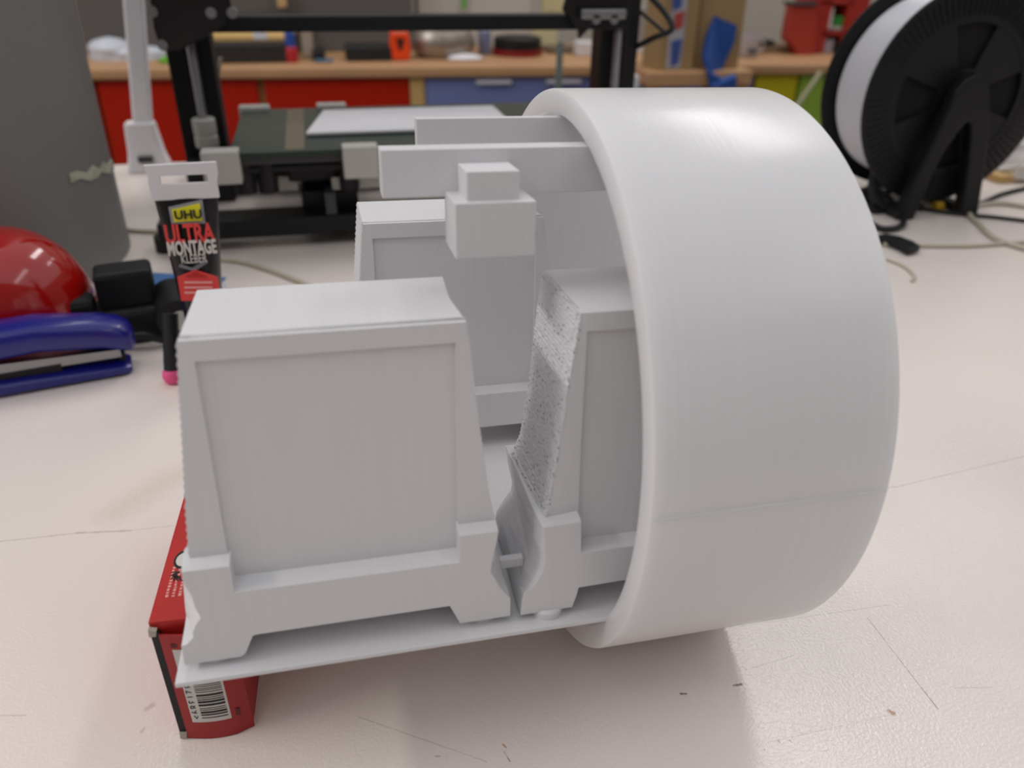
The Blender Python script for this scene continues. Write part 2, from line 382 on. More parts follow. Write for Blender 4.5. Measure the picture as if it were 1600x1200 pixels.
def block_b(dx, dy, parent):
    """right-hand block whose left end is a crumbly broken face running back in depth"""
    fr = [(106.7, 91.0), (105.7, 81.0), (104.4, 71.3), (103.7, 63.1), (102.6, 53.7), (101.6, 44.9), (100.7, 37.5), (99.9, 32.3)]
    bk = [(107.0, 90.8), (105.8, 82.0), (104.6, 68.1), (103.7, 55.6), (102.4, 46.0), (101.3, 38.5), (99.6, 33.9), (97.6, 32.3)]
    N = 40
    def samp(L, t):
        d = [0]
        for p_, q_ in zip(L, L[1:]): d.append(d[-1]+math.hypot(q_[0]-p_[0], q_[1]-p_[1]))
        s = t*d[-1]
        for i in range(len(L)-1):
            if s <= d[i+1]+1e-9:
                u = (s-d[i])/(d[i+1]-d[i]); return (L[i][0]+(L[i+1][0]-L[i][0])*u, L[i][1]+(L[i+1][1]-L[i][1])*u)
        return L[-1]
    rnd = random.Random(3)
    XR = 175.0
    # crumbly end face as its own sheet of relief, body behind it
    end = MB(); ny = 26; nz = 90; g = []
    for i in range(nz+1):
        t = i/nz; a_ = samp(fr, t); b_ = samp(bk, t)
        for j in range(ny+1):
            s = j/ny; x = a_[0]+(b_[0]-a_[0])*s; z = a_[1]+(b_[1]-a_[1])*s
            bow = -1.0*math.sin(PI*s)*(.8 if z < 68 else .2)
            stepz = .35*((i % 2)-.5)
            end.v.append((x*mm+dx+(bow*.6+rnd.uniform(-.12, .12)+stepz*.4)*mm, s*YD+dy, z*mm))
    for i in range(nz):
        for j in range(ny):
            k = i*(ny+1)+j; end.f.append((k, k+1, k+ny+2, k+ny+1))
    # close the sheet into a solid slab 6 mm thick
    n0 = len(end.v)
    for v in list(end.v[:n0]): end.v.append((v[0]+.0007, v[1], v[2]))
    for i in range(nz):
        for j in range(ny):
            k = n0+i*(ny+1)+j; end.f.append((k, k+ny+1, k+ny+2, k+1))
    def rim(idx):
        for p_, q_ in zip(idx, idx[1:]): end.f.append((p_, q_, q_+n0, p_+n0))
    rim([j for j in range(ny+1)]); rim([nz*(ny+1)+j for j in range(ny+1)]); rim([i*(ny+1) for i in range(nz+1)]); rim([i*(ny+1)+ny for i in range(nz+1)])
    end.build('broken_face', W_PIT, parent)
    body = MB()
    ol = [(fr[i][0]+.9, fr[i][1]-.02) for i in range(len(fr))]
    body.loft([[(x*mm+dx, .0012+dy, z*mm) for x, z in ol+[(101.5, 12), (XR, 12), (XR, 90.98)]],
               [(x*mm+dx, YD-.0001+dy, z*mm) for x, z in ol+[(104.5, 12), (XR, 12), (XR, 90.98)]]])
    colL = [(x+.5, z-.01) for x, z in fr] + [(103, 28), (109.4, 28), (108.9, 53), (108.8, 86), (108.8, 90.99)]
    body.prism([(x*mm+dx, z*mm) for x, z in colL], dy+.00005, dy+.0035)
    body.box((.1088+dx, dy+.00005, .0861), (XR*mm+dx, dy+.0035, .09099))
    body.build('block', W_PLA, parent)
    front = [(98.3, 31.6), (98.6, 26.3), (98.9, 19.7), (98.5, 16.5), (96.7, 13.4), (94.9, 11.0), (93.3, 10.4), (92.9, 8.2), (92.4, 2.3),
             (107.8, 2.4), (108.9, 6.5), (109.4, 9.2), (124.8, 9.6), (XR, 9.6), (XR, 21.5), (109.5, 21.5), (109.0, 31.9)]
    m1 = [(97.6, 31.9), (97.4, 26.3), (97.0, 20.5), (96.4, 16.0), (95.4, 12.5), (94.4, 9.0), (93.6, 7.0), (93.0, 5.0), (92.6, 2.3),
             (107.8, 2.4), (108.9, 6.5), (109.4, 9.2), (124.8, 9.6), (XR, 9.6), (XR, 22.6), (109.5, 22.6), (109.0, 33.2)]
    bk2 = [(97.6, 32.6), (98.6, 25.3), (100.0, 18.7), (99.6, 15.6), (97.8, 12.9), (96.4, 10.6), (95.0, 8.2), (94.4, 5.0), (94.0, 2.3),
             (107.8, 2.4), (108.9, 6.5), (109.4, 9.2), (124.8, 9.6), (XR, 9.6), (XR, 22.6), (109.5, 22.6), (109.0, 32.6)]
    pb = MB(); sec = lambda L, y: [(x*mm+dx, y+dy, z*mm) for x, z in L]
    def mixp(A, B, t): return [(a_[0]*(1-t)+b_[0]*t, a_[1]*(1-t)+b_[1]*t) for a_, b_ in zip(A, B)]
    pb.loft([sec(front, FB), sec(mixp(front, m1, .5), FB+.0015), sec(m1, .0032), sec(mixp(m1, bk2, .5), .016), sec(bk2, .030), sec(bk2, YD+.004)])
    pb.build('plinth', W_PLA, parent, bevel=.00018)
    for x in (101, 160):
        for y in (-.001, YD-.002):
            MB().lathe([(.0045, 0), (.0045, .0022), (.0038, .0028)], 20, Matrix.Translation((x*mm+dx, y+dy, 0))).build('foot', W_PLA, parent, smooth=True)
block_a(0, 0, model)
block_a(.0466, .1003, model)
block_b(0, 0, model)
# small bridge of plastic between the two front plinths
MB().box((.0885, .006, .0115), (.0955, .0085, .0145)).build('plastic_bridge', W_PLA, model, bevel=.0003)
# beams under the roof of the tube, and the stepped box on the front one
MB().box((.0625, .0326, .1137), (X2-.006, .0403, .1258)).build('front_beam', W_PLA, model, bevel=.0003)
MB().box((.0750, .0605, .1155), (X2-.006, .0640, .1300)).build('rear_beam', W_PLA, model, bevel=.0003)
MB().box((.0789, .0176, .1010), (.0996, .0345, .1150)).build('stepped_box', W_PLA, model, bevel=.0003)
MB().box((.0822, .0198, .1140), (.0957, .0330, .1222)).build('stepped_box_top', W_PLA, model, bevel=.0003)

# ------------------------------------------------------------------ red cardboard box under the plate
HB = .0492
rb = empty('cardboard_box', (-.0110, .0166, 0), 'red cardboard box with barcode flap propping up the left end of the white plate', 'box', rz=-math.radians(2.8))
wdt, ln = .0222, .115
MB().box((0, .0016, .0005), (wdt, ln, HB)).build('carton', redbox, rb, bevel=.0006)
# black slot along the left of the end flap and bulging flap
MB().box((.0004, .0004, .002), (.0030, .0014, HB-.003)).build('slot', black_m, rb)
fl = MB(); sec = []
for i in range(13):
    u = i/12; x = .0026+(wdt+.0002-.0026)*u; y = -.0002-.0014*math.sin(PI*min(1, u*1.02))+(.0018*max(0, u-.75)*4)*.6
    sec.append((x, y))
zb = .0003; zt = HB-.0035
fl.loft([[(x, y, z) for x, y in sec] + [(x, y+.0006, z) for x, y in sec[::-1]] for z in (zb, .012, .024, .036, zt)])
flap = fl.build('end_flap', redbox_d, rb, smooth=True)
def fy(x): 
    u = (x-.0026)/(wdt+.0002-.0026); return -.0002-.0014*math.sin(PI*min(1, u*1.02))+(.0018*max(0, u-.75)*4)*.6
def flaplabel(x0, x1, z0, z1, material, name, off, par):
    b_ = MB(); n = 8; A = []
    xs = [x0+(x1-x0)*i/n for i in range(n+1)]
    b_.loft([[(x, fy(x)-off, z) for x in xs] + [(x, fy(x)-off+.00008, z) for x in xs[::-1]] for z in (z0, z1)])
    return b_.build(name, material, par)
lab = flaplabel(.0054, .0170, .0082, .0400, label_w, 'barcode_label', .0001, flap)
MB().box((.0054, fy(.006)-.0002, .0410), (.0078, fy(.006), .0425)).build('print_mark', mat('dark_red_ink', '5c1010', .6), flap)
MB().box((.0184, fy(.0190)-.0003, .0085), (.0196, fy(.0190), .0115)).build('print_mark', mat('dark_red_ink_mark', '5c1010', .6), flap)
bars = MB(); z = .0100; rr = random.Random(5)
while z < .0385:
    h = rr.choice([.0003, .0003, .0006, .0009, .0004]); n = 5; x0, x1 = .0086, .0163
    xs = [x0+(x1-x0)*i/n for i in range(n+1)]
    bars.loft([[(x, fy(x)-.00016, q) for x in xs] + [(x, fy(x)-.00009, q) for x in xs[::-1]] for q in (z, z+h)])
    z += h+rr.choice([.0004, .0005, .0008, .0006])
bo = bars.build('barcode', ink, flap)
for i, ch in enumerate('321389>'):
    z = .0245-i*.0023
    text('digit', ch, .0032, ink, flap, frame((.0069, fy(.0069)-.00018, z), (0, 0, -1), (1, 0, 0)), .00003)
# torn grey corners of the carton
for (x, z) in ((.0008, HB-.0030), (.0010, .0015)):
    MB().loft([[(x-.0008, -.0001, z-.001), (x+.0012, -.0006, z-.0006), (x+.0016, -.0003, z+.0012), (x-.0006, 0, z+.0016)],
               [(x-.0008, .0014, z-.001), (x+.0012, .001, z-.0006), (x+.0016, .0012, z+.0012), (x-.0006, .0014, z+.0016)]]).build('torn_corner', card_in, rb)
# print on top of the carton: round eye emblem, flourish, small type
EC = Matrix.Rotation(math.radians(2.8), 4, 'Z') @ (on(287, 874, HB)-Vector((-.0110, .0166, 0)))
pr = MB(); pr.lathe([(.0029, 0), (.0029, .00008)], 24, Matrix.Translation((EC.x, EC.y, HB)) @ Matrix.Diagonal((1, 1.5, 1, 1)))
eye = pr.build('eye_emblem', ink, rb)
pr = MB(); pr.lathe([(.0022, 0), (.0022, .00006)], 24, Matrix.Translation((EC.x, EC.y-.0001, HB+.00009)) @ Matrix.Diagonal((1, 1.4, 1, 1))); pr.build('eye_white', label_w, eye)
pr = MB(); pr.lathe([(.0008, 0), (.0008, .00006)], 16, Matrix.Translation((EC.x+.0008, EC.y+.0005, HB+.00016))); pr.build('pupil', ink, eye)
pr = MB()
for i in range(6):
    a0 = 2.2+i*.45; c = Vector((EC.x+.0004, EC.y-.0068, HB+.00006))
    pr.path([c+Vector((math.cos(a0)*.0012, math.sin(a0)*.0012, 0)), c+Vector((math.cos(a0+.25)*.0022, math.sin(a0+.25)*.0022, 0)), c+Vector((math.cos(a0+.6)*.0032, math.sin(a0+.6)*.0032, 0))], [.0004, .0003, .0001], 5)
pr.build('flourish', ink, rb)
pr = MB()
for k in range(5):
    x = .0030+k*.0018; y = .0110
    rr2 = random.Random(k)
    while y < .0240:
        wv = rr2.uniform(.0005, .0012)
        pr.box((x, y, HB), (x+.0006+rr2.uniform(0, .0003), y+wv, HB+.00006)); y += wv+rr2.uniform(.0003, .0006)
pr.build('small_print', pinkink, rb)

# ------------------------------------------------------------------ glue tube standing on its cap
YT = .250
gt0 = at(318, 470, YT)
g = empty('glue_tube', (-.0150, YT, 0), 'black glue tube with yellow badge and red lettering, white crimped end up', 'glue tube')
gi = Matrix.Translation((.0150, -YT, 0))
def G(mb, name, material, par=None, **k):
    for i, v in enumerate(mb.v): mb.v[i] = tuple(gi @ Vector(v))
    return mb.build(name, material, par or g, **k)
def sect(xc, hw, hd, z, n=28, y=YT):     # flattened ellipse section
    return [(xc+hw*math.copysign(abs(math.cos(2*PI*i/n))**.85, math.cos(2*PI*i/n)), y+hd*math.sin(2*PI*i/n), z) for i in range(n)]
tl, tr = at(224, 257, YT), at(338, 255, YT); bl, br = at(240, 311, YT), at(343, 307, YT)
zt = (tl.z+tr.z)/2; zb = (bl.z+br.z)/2
xb0, xb1 = bl.x, br.x
def edge(py): # body edges by height
    t = (py-311)/174; l = at(241+46*t, py, YT); r = at(341+8*t, py, YT); return l.x, r.x, (l.z+r.z)/2
secs = []
for py, hd in ((309, .0012), (330, .003), (370, .006), (420, .0095), (470, .0125), (520, .0145)):
    l, r, z = edge(py); secs.append(sect((l+r)/2, (r-l)/2, hd, z))
l, r, z = edge(520); xc = (l+r)/2
z0 = .020
if z < .026: z0 = z-.006
secs.append(sect(xc, (r-l)/2*.98, .0145, z0+.003)); secs.append(sect(xc, (r-l)/2*.6, .008, z0))
body = MB(); body.loft(secs[::-1]); gb = G(body, 'tube_body', black_gloss, smooth=True)
cap = MB(); cap.lathe([(.0075, 0), (.0075, z0-.001), (.007, z0)], 24, Matrix.Translation((xc, YT, 0))); G(cap, 'cap', black, smooth=True)
# white crimped header with euro hanging slot
hd = MB(); yy0, yy1 = YT-.0012, YT+.0012
zm = zb+(zt-zb)*.56; h2 = .0021
cx = (tl.x+tr.x)/2; sl, sr = cx-.0105, cx+.0115
hd.loft([[(bl.x, yy0, zb-.0004), (br.x, yy0, zb-.0004), (br.x, yy1, zb-.0004), (bl.x, yy1, zb-.0004)], [(bl.x-.0008, yy0, zm-h2), (br.x, yy0, zm-h2), (br.x, yy1, zm-h2), (bl.x-.0008, yy1, zm-h2)]])
hd.quadbox([(bl.x-.0008, yy0, zm-h2), (sl, yy0, zm-h2), (sl, yy1, zm-h2), (bl.x-.0008, yy1, zm-h2), (tl.x+.001, yy0, zm+h2), (sl, yy0, zm+h2), (sl, yy1, zm+h2), (tl.x+.001, yy1, zm+h2)])
hd.quadbox([(sr, yy0, zm-h2), (br.x, yy0, zm-h2), (br.x, yy1, zm-h2), (sr, yy1, zm-h2), (sr, yy0, zm+h2), (tr.x, yy0, zm+h2), (tr.x, yy1, zm+h2), (sr, yy1, zm+h2)])
hd.quadbox([(tl.x+.001, yy0, zm+h2), (tr.x, yy0, zm+h2), (tr.x, yy1, zm+h2), (tl.x+.001, yy1, zm+h2), (tl.x, yy0, zt), (tr.x, yy0, zt+.0004), (tr.x, yy1, zt+.0004), (tl.x, yy1, zt)])
G(hd, 'crimp', whitep)
# print on the front of the body
def yf(py): # front surface y at centre
    T = ((309, .0012), (330, .003), (370, .006), (420, .0095), (470, .0125), (520, .0145))
    for (a_, b_), (c_, d_) in zip(T, T[1:]):
        if a_ <= py <= c_: return YT-(b_+(d_-b_)*(py-a_)/(c_-a_))
    return YT-.0012
def poly_print(pts, name, material, off=.0004, par=None):
    F0 = []; B0 = []
    for px, py in pts:
        y = yf(py)-off; q = at(px, py, y); F0.append(tuple(q)); B0.append((q.x, q.y+.0006+off*0, q.z))
    b_ = MB(); b_.loft([F0, B0]); return G(b_, name, material, par)
bd = poly_print([(263, 324), (316, 312), (321, 349), (268, 350)], 'badge_border', mat('badge_grey', '8f8d93', .5), .0004)
by_ = poly_print([(268, 328), (312, 318), (316, 345), (272, 347)], 'badge', yellowp, .0008)
def tprint(s, px, py, size, material, sx=1, name='lettering', off=.0010, bold=0, slant=1.2):
    y = yf(py)-off; q = at(px, py, y); dy = (yf(py-12)-yf(py+12)); dz = at(px, py-12, YT).z-at(px, py+12, YT).z
    M = gi @ frame(q, (1, 0, 0), (0, dy, dz))
    return text(name, s, size, material, g, M, .0002, sx=sx, bold=bold)
tprint('UHU', 294, 336, .0058, ink, 1.05, off=.0018, bold=.0002)
tprint('ULTRA', 296, 366, .0125, redprint, .60, bold=.0004, off=.0016)
tprint('MONTAGE', 300, 388, .0095, label_w, .50, bold=.0003, off=.002)
tprint('KLEBER', 303, 405, .0062, label_w, .60, off=.0026)
poly_print([(281, 413), (300, 419), (322, 406), (324, 411), (304, 424), (279, 417)], 'swoosh', mat('grey_print', '7b7b80', .5), .0012)
poly_print([(277, 433), (305, 422), (340, 433), (343, 452), (341, 470), (283, 470)], 'house_badge', redprint, .0020)
for yy_ in (440, 448, 456):
    poly_print([(288, yy_), (332, yy_), (332, yy_+3), (288, yy_+3)], 'print_line', pinkink, .0023)
poly_print([(289, 433), (305, 424), (324, 433)], 'house_roof', redprint_d, .0024)

# ------------------------------------------------------------------ small marker beside it
mk = empty('marker', (-.0425, .252, 0), 'thin black marker with bright pink end standing by left edge of the front block', 'marker')
MB().cyl((0, 0, .006), (.003, .012, .036), .0042, n=16).build('barrel', black_m, mk, smooth=True)
MB().lathe([(.002, 0), (.0045, .001), (.0055, .004), (.0050, .007), (.003, .009)], 16).build('pink_end', pink, mk, smooth=True)

# ------------------------------------------------------------------ red glossy helmet-like dome
dm = empty('red_dome', (-.145, .326, 0), 'glossy red rounded plastic dome behind the blue stapler', 'toy')
prof = []
for i in range(15):
    t = i/14*PI/2; prof.append((.052*math.cos(t)**.75 if i < 14 else .0006, .016+.052*math.sin(t)))
MB().lathe([(.045, 0), (.049, .006), (.0515, .013)] + prof, 48, Matrix.Diagonal((1.0, .85, 1, 1))).build('shell', redgloss, dm, smooth=True)
MB().lathe([(.046, 0), (.046, .003)], 40, Matrix.Diagonal((1.0, .85, 1, 1))).build('rim', darkgrey, dm)

# ------------------------------------------------------------------ stapler
st = empty('stapler', (-.089, .270, 0), 'dark blue stapler lying on the white table left of the front block', 'stapler', rz=math.radians(12))
def prof_loft(cs, yw):   # cs: list of (x, z0, z1, halfwidth)
    b_ = MB(); secs = []
    for x, z0, z1, hw in cs:
        zc = (z0+z1)/2; n = 14; L = []
        for i in range(n):
            a_ = 2*PI*i/n; L.append((x, hw*math.copysign(abs(math.sin(a_))**.6, math.sin(a_)), zc+(z1-z0)/2*math.copysign(abs(math.cos(a_))**.6, math.cos(a_))))
        secs.append(L)
    b_.loft(secs); return b_
prof_loft([(-.085, .014, .030, .010), (-.05, .020, .038, .012), (-.02, .0215, .0385, .0125), (.01, .0175, .034, .012), (.020, .014, .031, .0115), (.0245, .0135, .028, .010), (.0265, .016, .024, .006)], 0).build('top_arm', bluepl, st, smooth=True)
prof_loft([(-.09, .0, .010, .011), (-.03, 0, .009, .011), (.018, 0, .007, .0105), (.022, .001, .005, .008)], 0).build('base', bluepl, st, smooth=True)
MB().loft([[(-.085, -.006, .012), (-.085, .006, .012), (-.085, .006, .020), (-.085, -.006, .020)], [(.018, -.006, .0105), (.018, .006, .0105), (.018, .006, .0150), (.018, -.006, .0150)]]).build('magazine', steel, st)
MB().box((.0165, -.004, .006), (.0195, .004, .0125)).build('front_plate', black_m, st)
MB().box((-.05, -.0062, .0075), (-.012, .0062, .0125)).build('spring_housing', black_m, st)

# ------------------------------------------------------------------ black clutter behind the stapler
cl = empty('camera_rig', (-.060, .318, 0), 'black plastic camera rig with round lens lying left of the glue tube', 'camera rig', rz=.2)
MB().box((-.036, -.012, 0), (.018, .014, .022)).build('lower_body', black_m, cl, bevel=.003)
MB().box((-.028, -.006, .020), (.004, .016, .044)).build('upper_body', black, cl, bevel=.003)
MB().box((-.052, -.006, .008), (-.030, .012, .030)).build('side_block', black_m, cl, bevel=.004)
MB().cyl((.014, -.022, .016), (.012, .010, .018), .013, n=28).build('lens_ring', black, cl, smooth=True)
MB().cyl((.0142, -.0235, .016), (.014, -.021, .016), .006, n=24).build('lens_cap', greywhite, cl, smooth=True)
MB().path(catmull([(-.03, -.014, .004), (-.01, -.022, .010), (.004, -.020, .004), (.02, -.018, .003)]), .0025).build('strap', black_m, cl, smooth=True)
MB().cyl((-.040, -.010, .012), (-.046, -.012, .012), .010, n=20).build('knob', black, cl, smooth=True)
bk = empty('booklet', (-.072, .372, 0), 'blue and brown topped booklet lying behind the black camera rig', 'booklet', rz=-.35)
MB().box((-.022, -.03, 0), (.045, .02, .010)).build('pages', paper, bk, bevel=.001)
MB().box((-.022, -.004, .010), (.045, .02, .0112)).build('blue_cover', bluebook, bk)
MB().box((-.022, -.03, .010), (.045, -.012, .0112)).build('brown_cover', brown, bk)

# ------------------------------------------------------------------ grey pillar on the left
cp = on(215, 436)
rad = .13
vd = Vector((cp.x-CP.x, cp.y-CP.y, 0)).normalized(); nl = Vector((-vd.y, vd.x, 0)); pcn_ = cp+Vector((-rad-.016, .056, 0))
pil = empty('grey_pillar', (pcn_.x, pcn_.y, 0), 'wide smooth grey column behind the red dome, with torn tape on it', 'column')
MB().lathe([(rad*1.0, 0), (rad*1.0, .70)], 96).build('shaft', mat('grey_column', '777674', .45, noise=.05, nscale=3), pil, smooth=True)
tp = MB(); zz = at(165, 248, cp.y-.01).z-.016; ta = math.degrees(math.atan2(-nl.y, -nl.x))
n = 9
A = []; B_ = []
for i in range(n+1):
    a_ = math.radians(ta-38+i*4.2); r_ = rad+.0006; zt_ = zz+.004-.0012*i+.0022*math.sin(i*2.7); zb_ = zz-.002-.0012*i+.002*math.sin(i*1.9)
    A.append((a_, zb_, zt_))
ring0 = [(math.cos(a_)*(rad-.001), math.sin(a_)*(rad-.001)) for a_, _, _ in A]; ring1 = [(math.cos(a_)*(rad+.0008), math.sin(a_)*(rad+.0008)) for a_, _, _ in A]
tp.loft([[(x0, y0, zb_), (x1, y1, zb_), (x1, y1, zt_), (x0, y0, zt_)] for (x0, y0), (x1, y1), (_, zb_, zt_) in zip(ring0, ring1, A)])
tp.build('torn_tape', mat('torn_paper', 'a8a894', .8, noise=.5, nscale=120), pil)

# ------------------------------------------------------------------ white lamp post at the table's back edge
b0 = on(240, 262)
lp = empty('white_post', (b0.x, .715, 0), 'slim white upright post with flared foot between the grey column and the black printer', 'lamp post')
def LPt(px, py): q = at(px, py, .715); return q.x-b0.x, q.z
(x0, z0), (x1, z1) = LPt(210, 0), LPt(232, 225)
(x0, z0), (x1, z1) = LPt(209, 0), LPt(226, 225); kx = (x0-x1)/(z0-z1)
MB().loft([[(x1-.0088+kx*h, -.006, z1+h), (x1+.0088+kx*h, -.006, z1+h), (x1+.0088+kx*h, .006, z1+h), (x1-.0088+kx*h, .006, z1+h)] for h in (0, .25)]).build('post', mat('post_white', 'f4f2f6', .35), lp, bevel=.002)
MB().loft([[(x1-.020, -.012, 0), (x1+.022, -.012, 0), (x1+.022, .012, 0), (x1-.020, .012, 0)], [(x1-.016, -.010, z1*.5+.005), (x1+.017, -.010, z1*.5+.005), (x1+.017, .010, z1*.5+.005), (x1-.016, .010, z1*.5+.005)],
           [(x1-.014, -.009, z1+.022), (x1+.013, -.009, z1+.022), (x1+.013, .009, z1+.022), (x1-.014, .009, z1+.022)]]).build('foot_bracket', mat('bracket_white', 'eceaee', .4), lp, bevel=.002)
MB().box((x1-.007, -.0125, z1*.4), (x1+.007, -.0095, z1*.4+.006)).build('dark_slot', darkgrey, lp)

# ------------------------------------------------------------------ 3D printer
YG = .63
pr_ = empty('desktop_printer', (.13, .60, 0), 'black frame desktop 3D printer with green glass bed and threaded rods', '3D printer')
pi_ = Matrix.Translation((-.13, -.60, 0))
def PR(mb, name, material, par=None, **k):
    for i, v in enumerate(mb.v): mb.v[i] = tuple(pi_ @ Vector(v))
    return mb.build(name, material, par or pr_, **k)
def postx(px, py, Y): return at(px, py, Y).x
xl = postx(303, 110, YG); xr = postx(957, 110, YG+.005)
hw = .019
zg0 = at(600, 47, YG-.02); zg1 = at(600, 22, YG-.02)
ztop = .42
PR(MB().box((xl-hw, YG-.01, .012), (xl+hw, YG+.02, ztop)), 'upright', black, bevel=.0015)
PR(MB().box((xr-hw, YG-.01, .012), (xr+hw, YG+.02, ztop)), 'upright', black, bevel=.0015)
for x, s in ((xl, -1), (xr, 1)):
    for dx in (-.006, .006):
        PR(MB().box((x+dx-.0012, YG-.0112, .02), (x+dx+.0012, YG-.0095, ztop)), 'slot', black_m)
PR(MB().box((xl, YG-.032, zg0.z), (xr, YG-.012, zg1.z)), 'gantry_beam', black, bevel=.0015)
# left carriage plate with bolts
cpz = at(285, 40, YG-.04)
pc = [(234, 0), (240, 45), (252, 80), (280, 80), (330, 52), (352, 38), (362, 14), (352, -40), (234, -40)]
L = [at(a_, b_, YG-.040) for a_, b_ in pc]
cpx = MB(); cpx.loft([[tuple(q) for q in L], [(q.x, q.y+.005, q.z) for q in L]]); plate_l = PR(cpx, 'carriage_plate', black_gloss, bevel=.001)
for px, py in ((330, 20), (363, 20), (254, 70), (238, 18)):
    q = at(px, py, YG-.043); PR(MB().cyl((q.x, q.y-.002, q.z), (q.x, q.y+.006, q.z), .0042, n=16), 'bolt', steel, smooth=True)
# right carriage
pc = [(895, -40), (880, 15), (905, 50), (905, 62), (935, 30), (985, 20), (1000, 0), (1000, -40)]
L = [at(a_, b_, YG-.040) for a_, b_ in pc]
cpx = MB(); cpx.loft([[tuple(q) for q in L], [(q.x, q.y+.006, q.z) for q in L]]); PR(cpx, 'carriage_plate', black_gloss, bevel=.001)
q = at(942, 20, YG-.046); PR(MB().box((q.x-.021, q.y-.004, q.z-.005), (q.x+.021, q.y+.004, q.z+.003)), 'clamp_bar', steel, bevel=.001)
for px in (930, 958):
    q = at(px, 30, YG-.046); PR(MB().cyl((q.x, q.y-.004, q.z), (q.x, q.y+.004, q.z), .004, n=14), 'bolt', steel, smooth=True)
# threaded rods and couplers
for (pa, pb_, name) in (((318, 190), (280, 0), 'l'), ((960, 130), (969, 10), 'r')):
    q = at(pa[0], pa[1], YG-.022); 
    rod = MB(); rd = []
    for i in range(200): rd.append((.0040 if i % 2 else .0034, .045+i*.0017))
    rod.lathe(rd, 12, Matrix.Translation((q.x, q.y, 0))); PR(rod, 'threaded_rod', steel, smooth=False)
    PR(MB().lathe([(.0095, 0), (.0100, .001), (.0100, .010), (.0092, .0105), (.0092, .0125), (.0100, .013), (.0100, .024), (.0090, .025)], 24, Matrix.Translation((q.x, q.y, .046))), 'coupler', greywhite, smooth=True)
    PR(MB().box((q.x-.019, q.y-.019, .001), (q.x+.019, q.y+.019, .034)), 'stepper_motor', black_m, bevel=.002)
# base: front bar, rear bar, two side feet, centre rail
YF = .455
bb0 = at(420, 371, YF); bb1 = at(420, 342, YF)
zb0, zb1 = max(.010, bb0.z), bb1.z
PR(MB().box((at(243, 350, YF).x, YF, zb0), (.330, YF+.030, zb1)), 'front_bar', black, bevel=.0015)
PR(MB().box((at(243, 350, YF).x, .660, zb0), (.330, .690, zb1)), 'rear_bar', black, bevel=.0015)
for x in (at(250, 350, YF).x, .322):
    for y in (YF+.015, .675):
        PR(MB().cyl((x, y, 0), (x, y, zb0+.001), .010, n=16), 'rubber_foot', black_m, smooth=True)
xc_ = at(515, 300, YF+.03).x
PR(MB().box((xc_-.022, YF+.02, zb0), (xc_+.022, .670, zb1+.014)), 'bed_rail', black, bevel=.0015)
PR(MB().box((xc_-.004, YF+.0, zb1+.001), (xc_+.004, .670, zb1+.0175)), 'rail_groove', darkgrey)
PR(MB().box((xl-.02, YG-.02, zb0), (xr+.02, YG+.02, zb1)), 'cross_bar', black, bevel=.0015)
PR(MB().box((xc_-.030, .47, .048), (xc_+.030, .62, .060)), 'bed_carriage', black_m, bevel=.002)
# bed
ZB = .078
f0, f1 = on(350, 240, ZB), on(700, 240, ZB); b0_, b1_ = on(398, 171, ZB), on(835, 167, ZB)
bx0 = f0.x+.003; bxr = b1_.x+.01; byf = f0.y; byb = b0_.y
bed = PR(MB().box((bx0, byf, ZB-.004), (bxr, byb, ZB)), 'glass_bed', mat('green_glass', '2c3a33', .3, noise=.06, nscale=6, spec=.3), bevel=.0005)
PR(MB().box((bx0+.002, byf+.004, ZB-.010), (bxr-.002, byb-.004, ZB-.0045)), 'heater_plate', darkgrey)
PR(MB().box((bx0+.006, byf+.012, ZB-.018), (bxr-.006, byb-.012, ZB-.014)), 'bed_support', black_m)
# brownish strip of tape on glass
tx0 = on(455, 205, ZB).x
PR(MB().box((tx0-.004, byf+.004, ZB+.00002), (tx0+.010, byb-.004, ZB+.0002)), 'tape_strip', mat('adhesive_strip', '6f6452', .4))
for px, py in ((345, 250), (563, 250)):
    q = on(px, 236, ZB)
    PR(MB().box((q.x-.013, byf-.006, ZB-.021), (q.x+.013, byf+.009, ZB+.0025)), 'bed_clip', greywhite, bevel=.001)
for px in (398, 518):
    q = on(px, 170, ZB)
    PR(MB().box((q.x-.013, byb-.008, ZB-.012), (q.x+.013, byb+.006, ZB+.0035)), 'bed_clip', greywhite, bevel=.001)
for px in (372, 408, 545):
    q = on(px, 246, ZB)
    PR(MB().cyl((q.x, byf+.018, ZB-.034), (q.x, byf+.018, ZB-.010), .0075, n=16), 'levelling_knob', black_m, smooth=True)
q = on(430, 262, ZB-.03); PR(MB().box((q.x-.018, byf+.03, .040), (q.x+.018, byf+.06, .052)), 'cable_cover', greywhite, bevel=.001)
q = on(565, 275, ZB-.03); PR(MB().box((q.x-.024, byf+.02, .042), (q.x+.014, byf+.05, .052)), 'cable_cover', greywhite, bevel=.001)
# gantry cables
PR(MB().path(catmull([at(1000, -20, YG), at(1035, 15, YG-.02), at(1050, 45, YG-.04), at(1020, 60, YG-.03), at(985, 78, YG)]), .0028), 'cable', black_m, smooth=True)
PR(MB().path(catmull([at(990, 10, YG), at(1012, 28, YG-.01), at(1040, 52, YG-.03)]), .0018), 'cable', black_m, smooth=True)
tag(MB().path(catmull([at(345, 90, .655), at(338, 150, .655), at(352, 190, .655), at(350, 215, .655), at(345, 232, .640)]), .0016).build('power_cable', cream, None, smooth=True), 'thin pale cable hanging down beside left upright of the printer', 'cable')
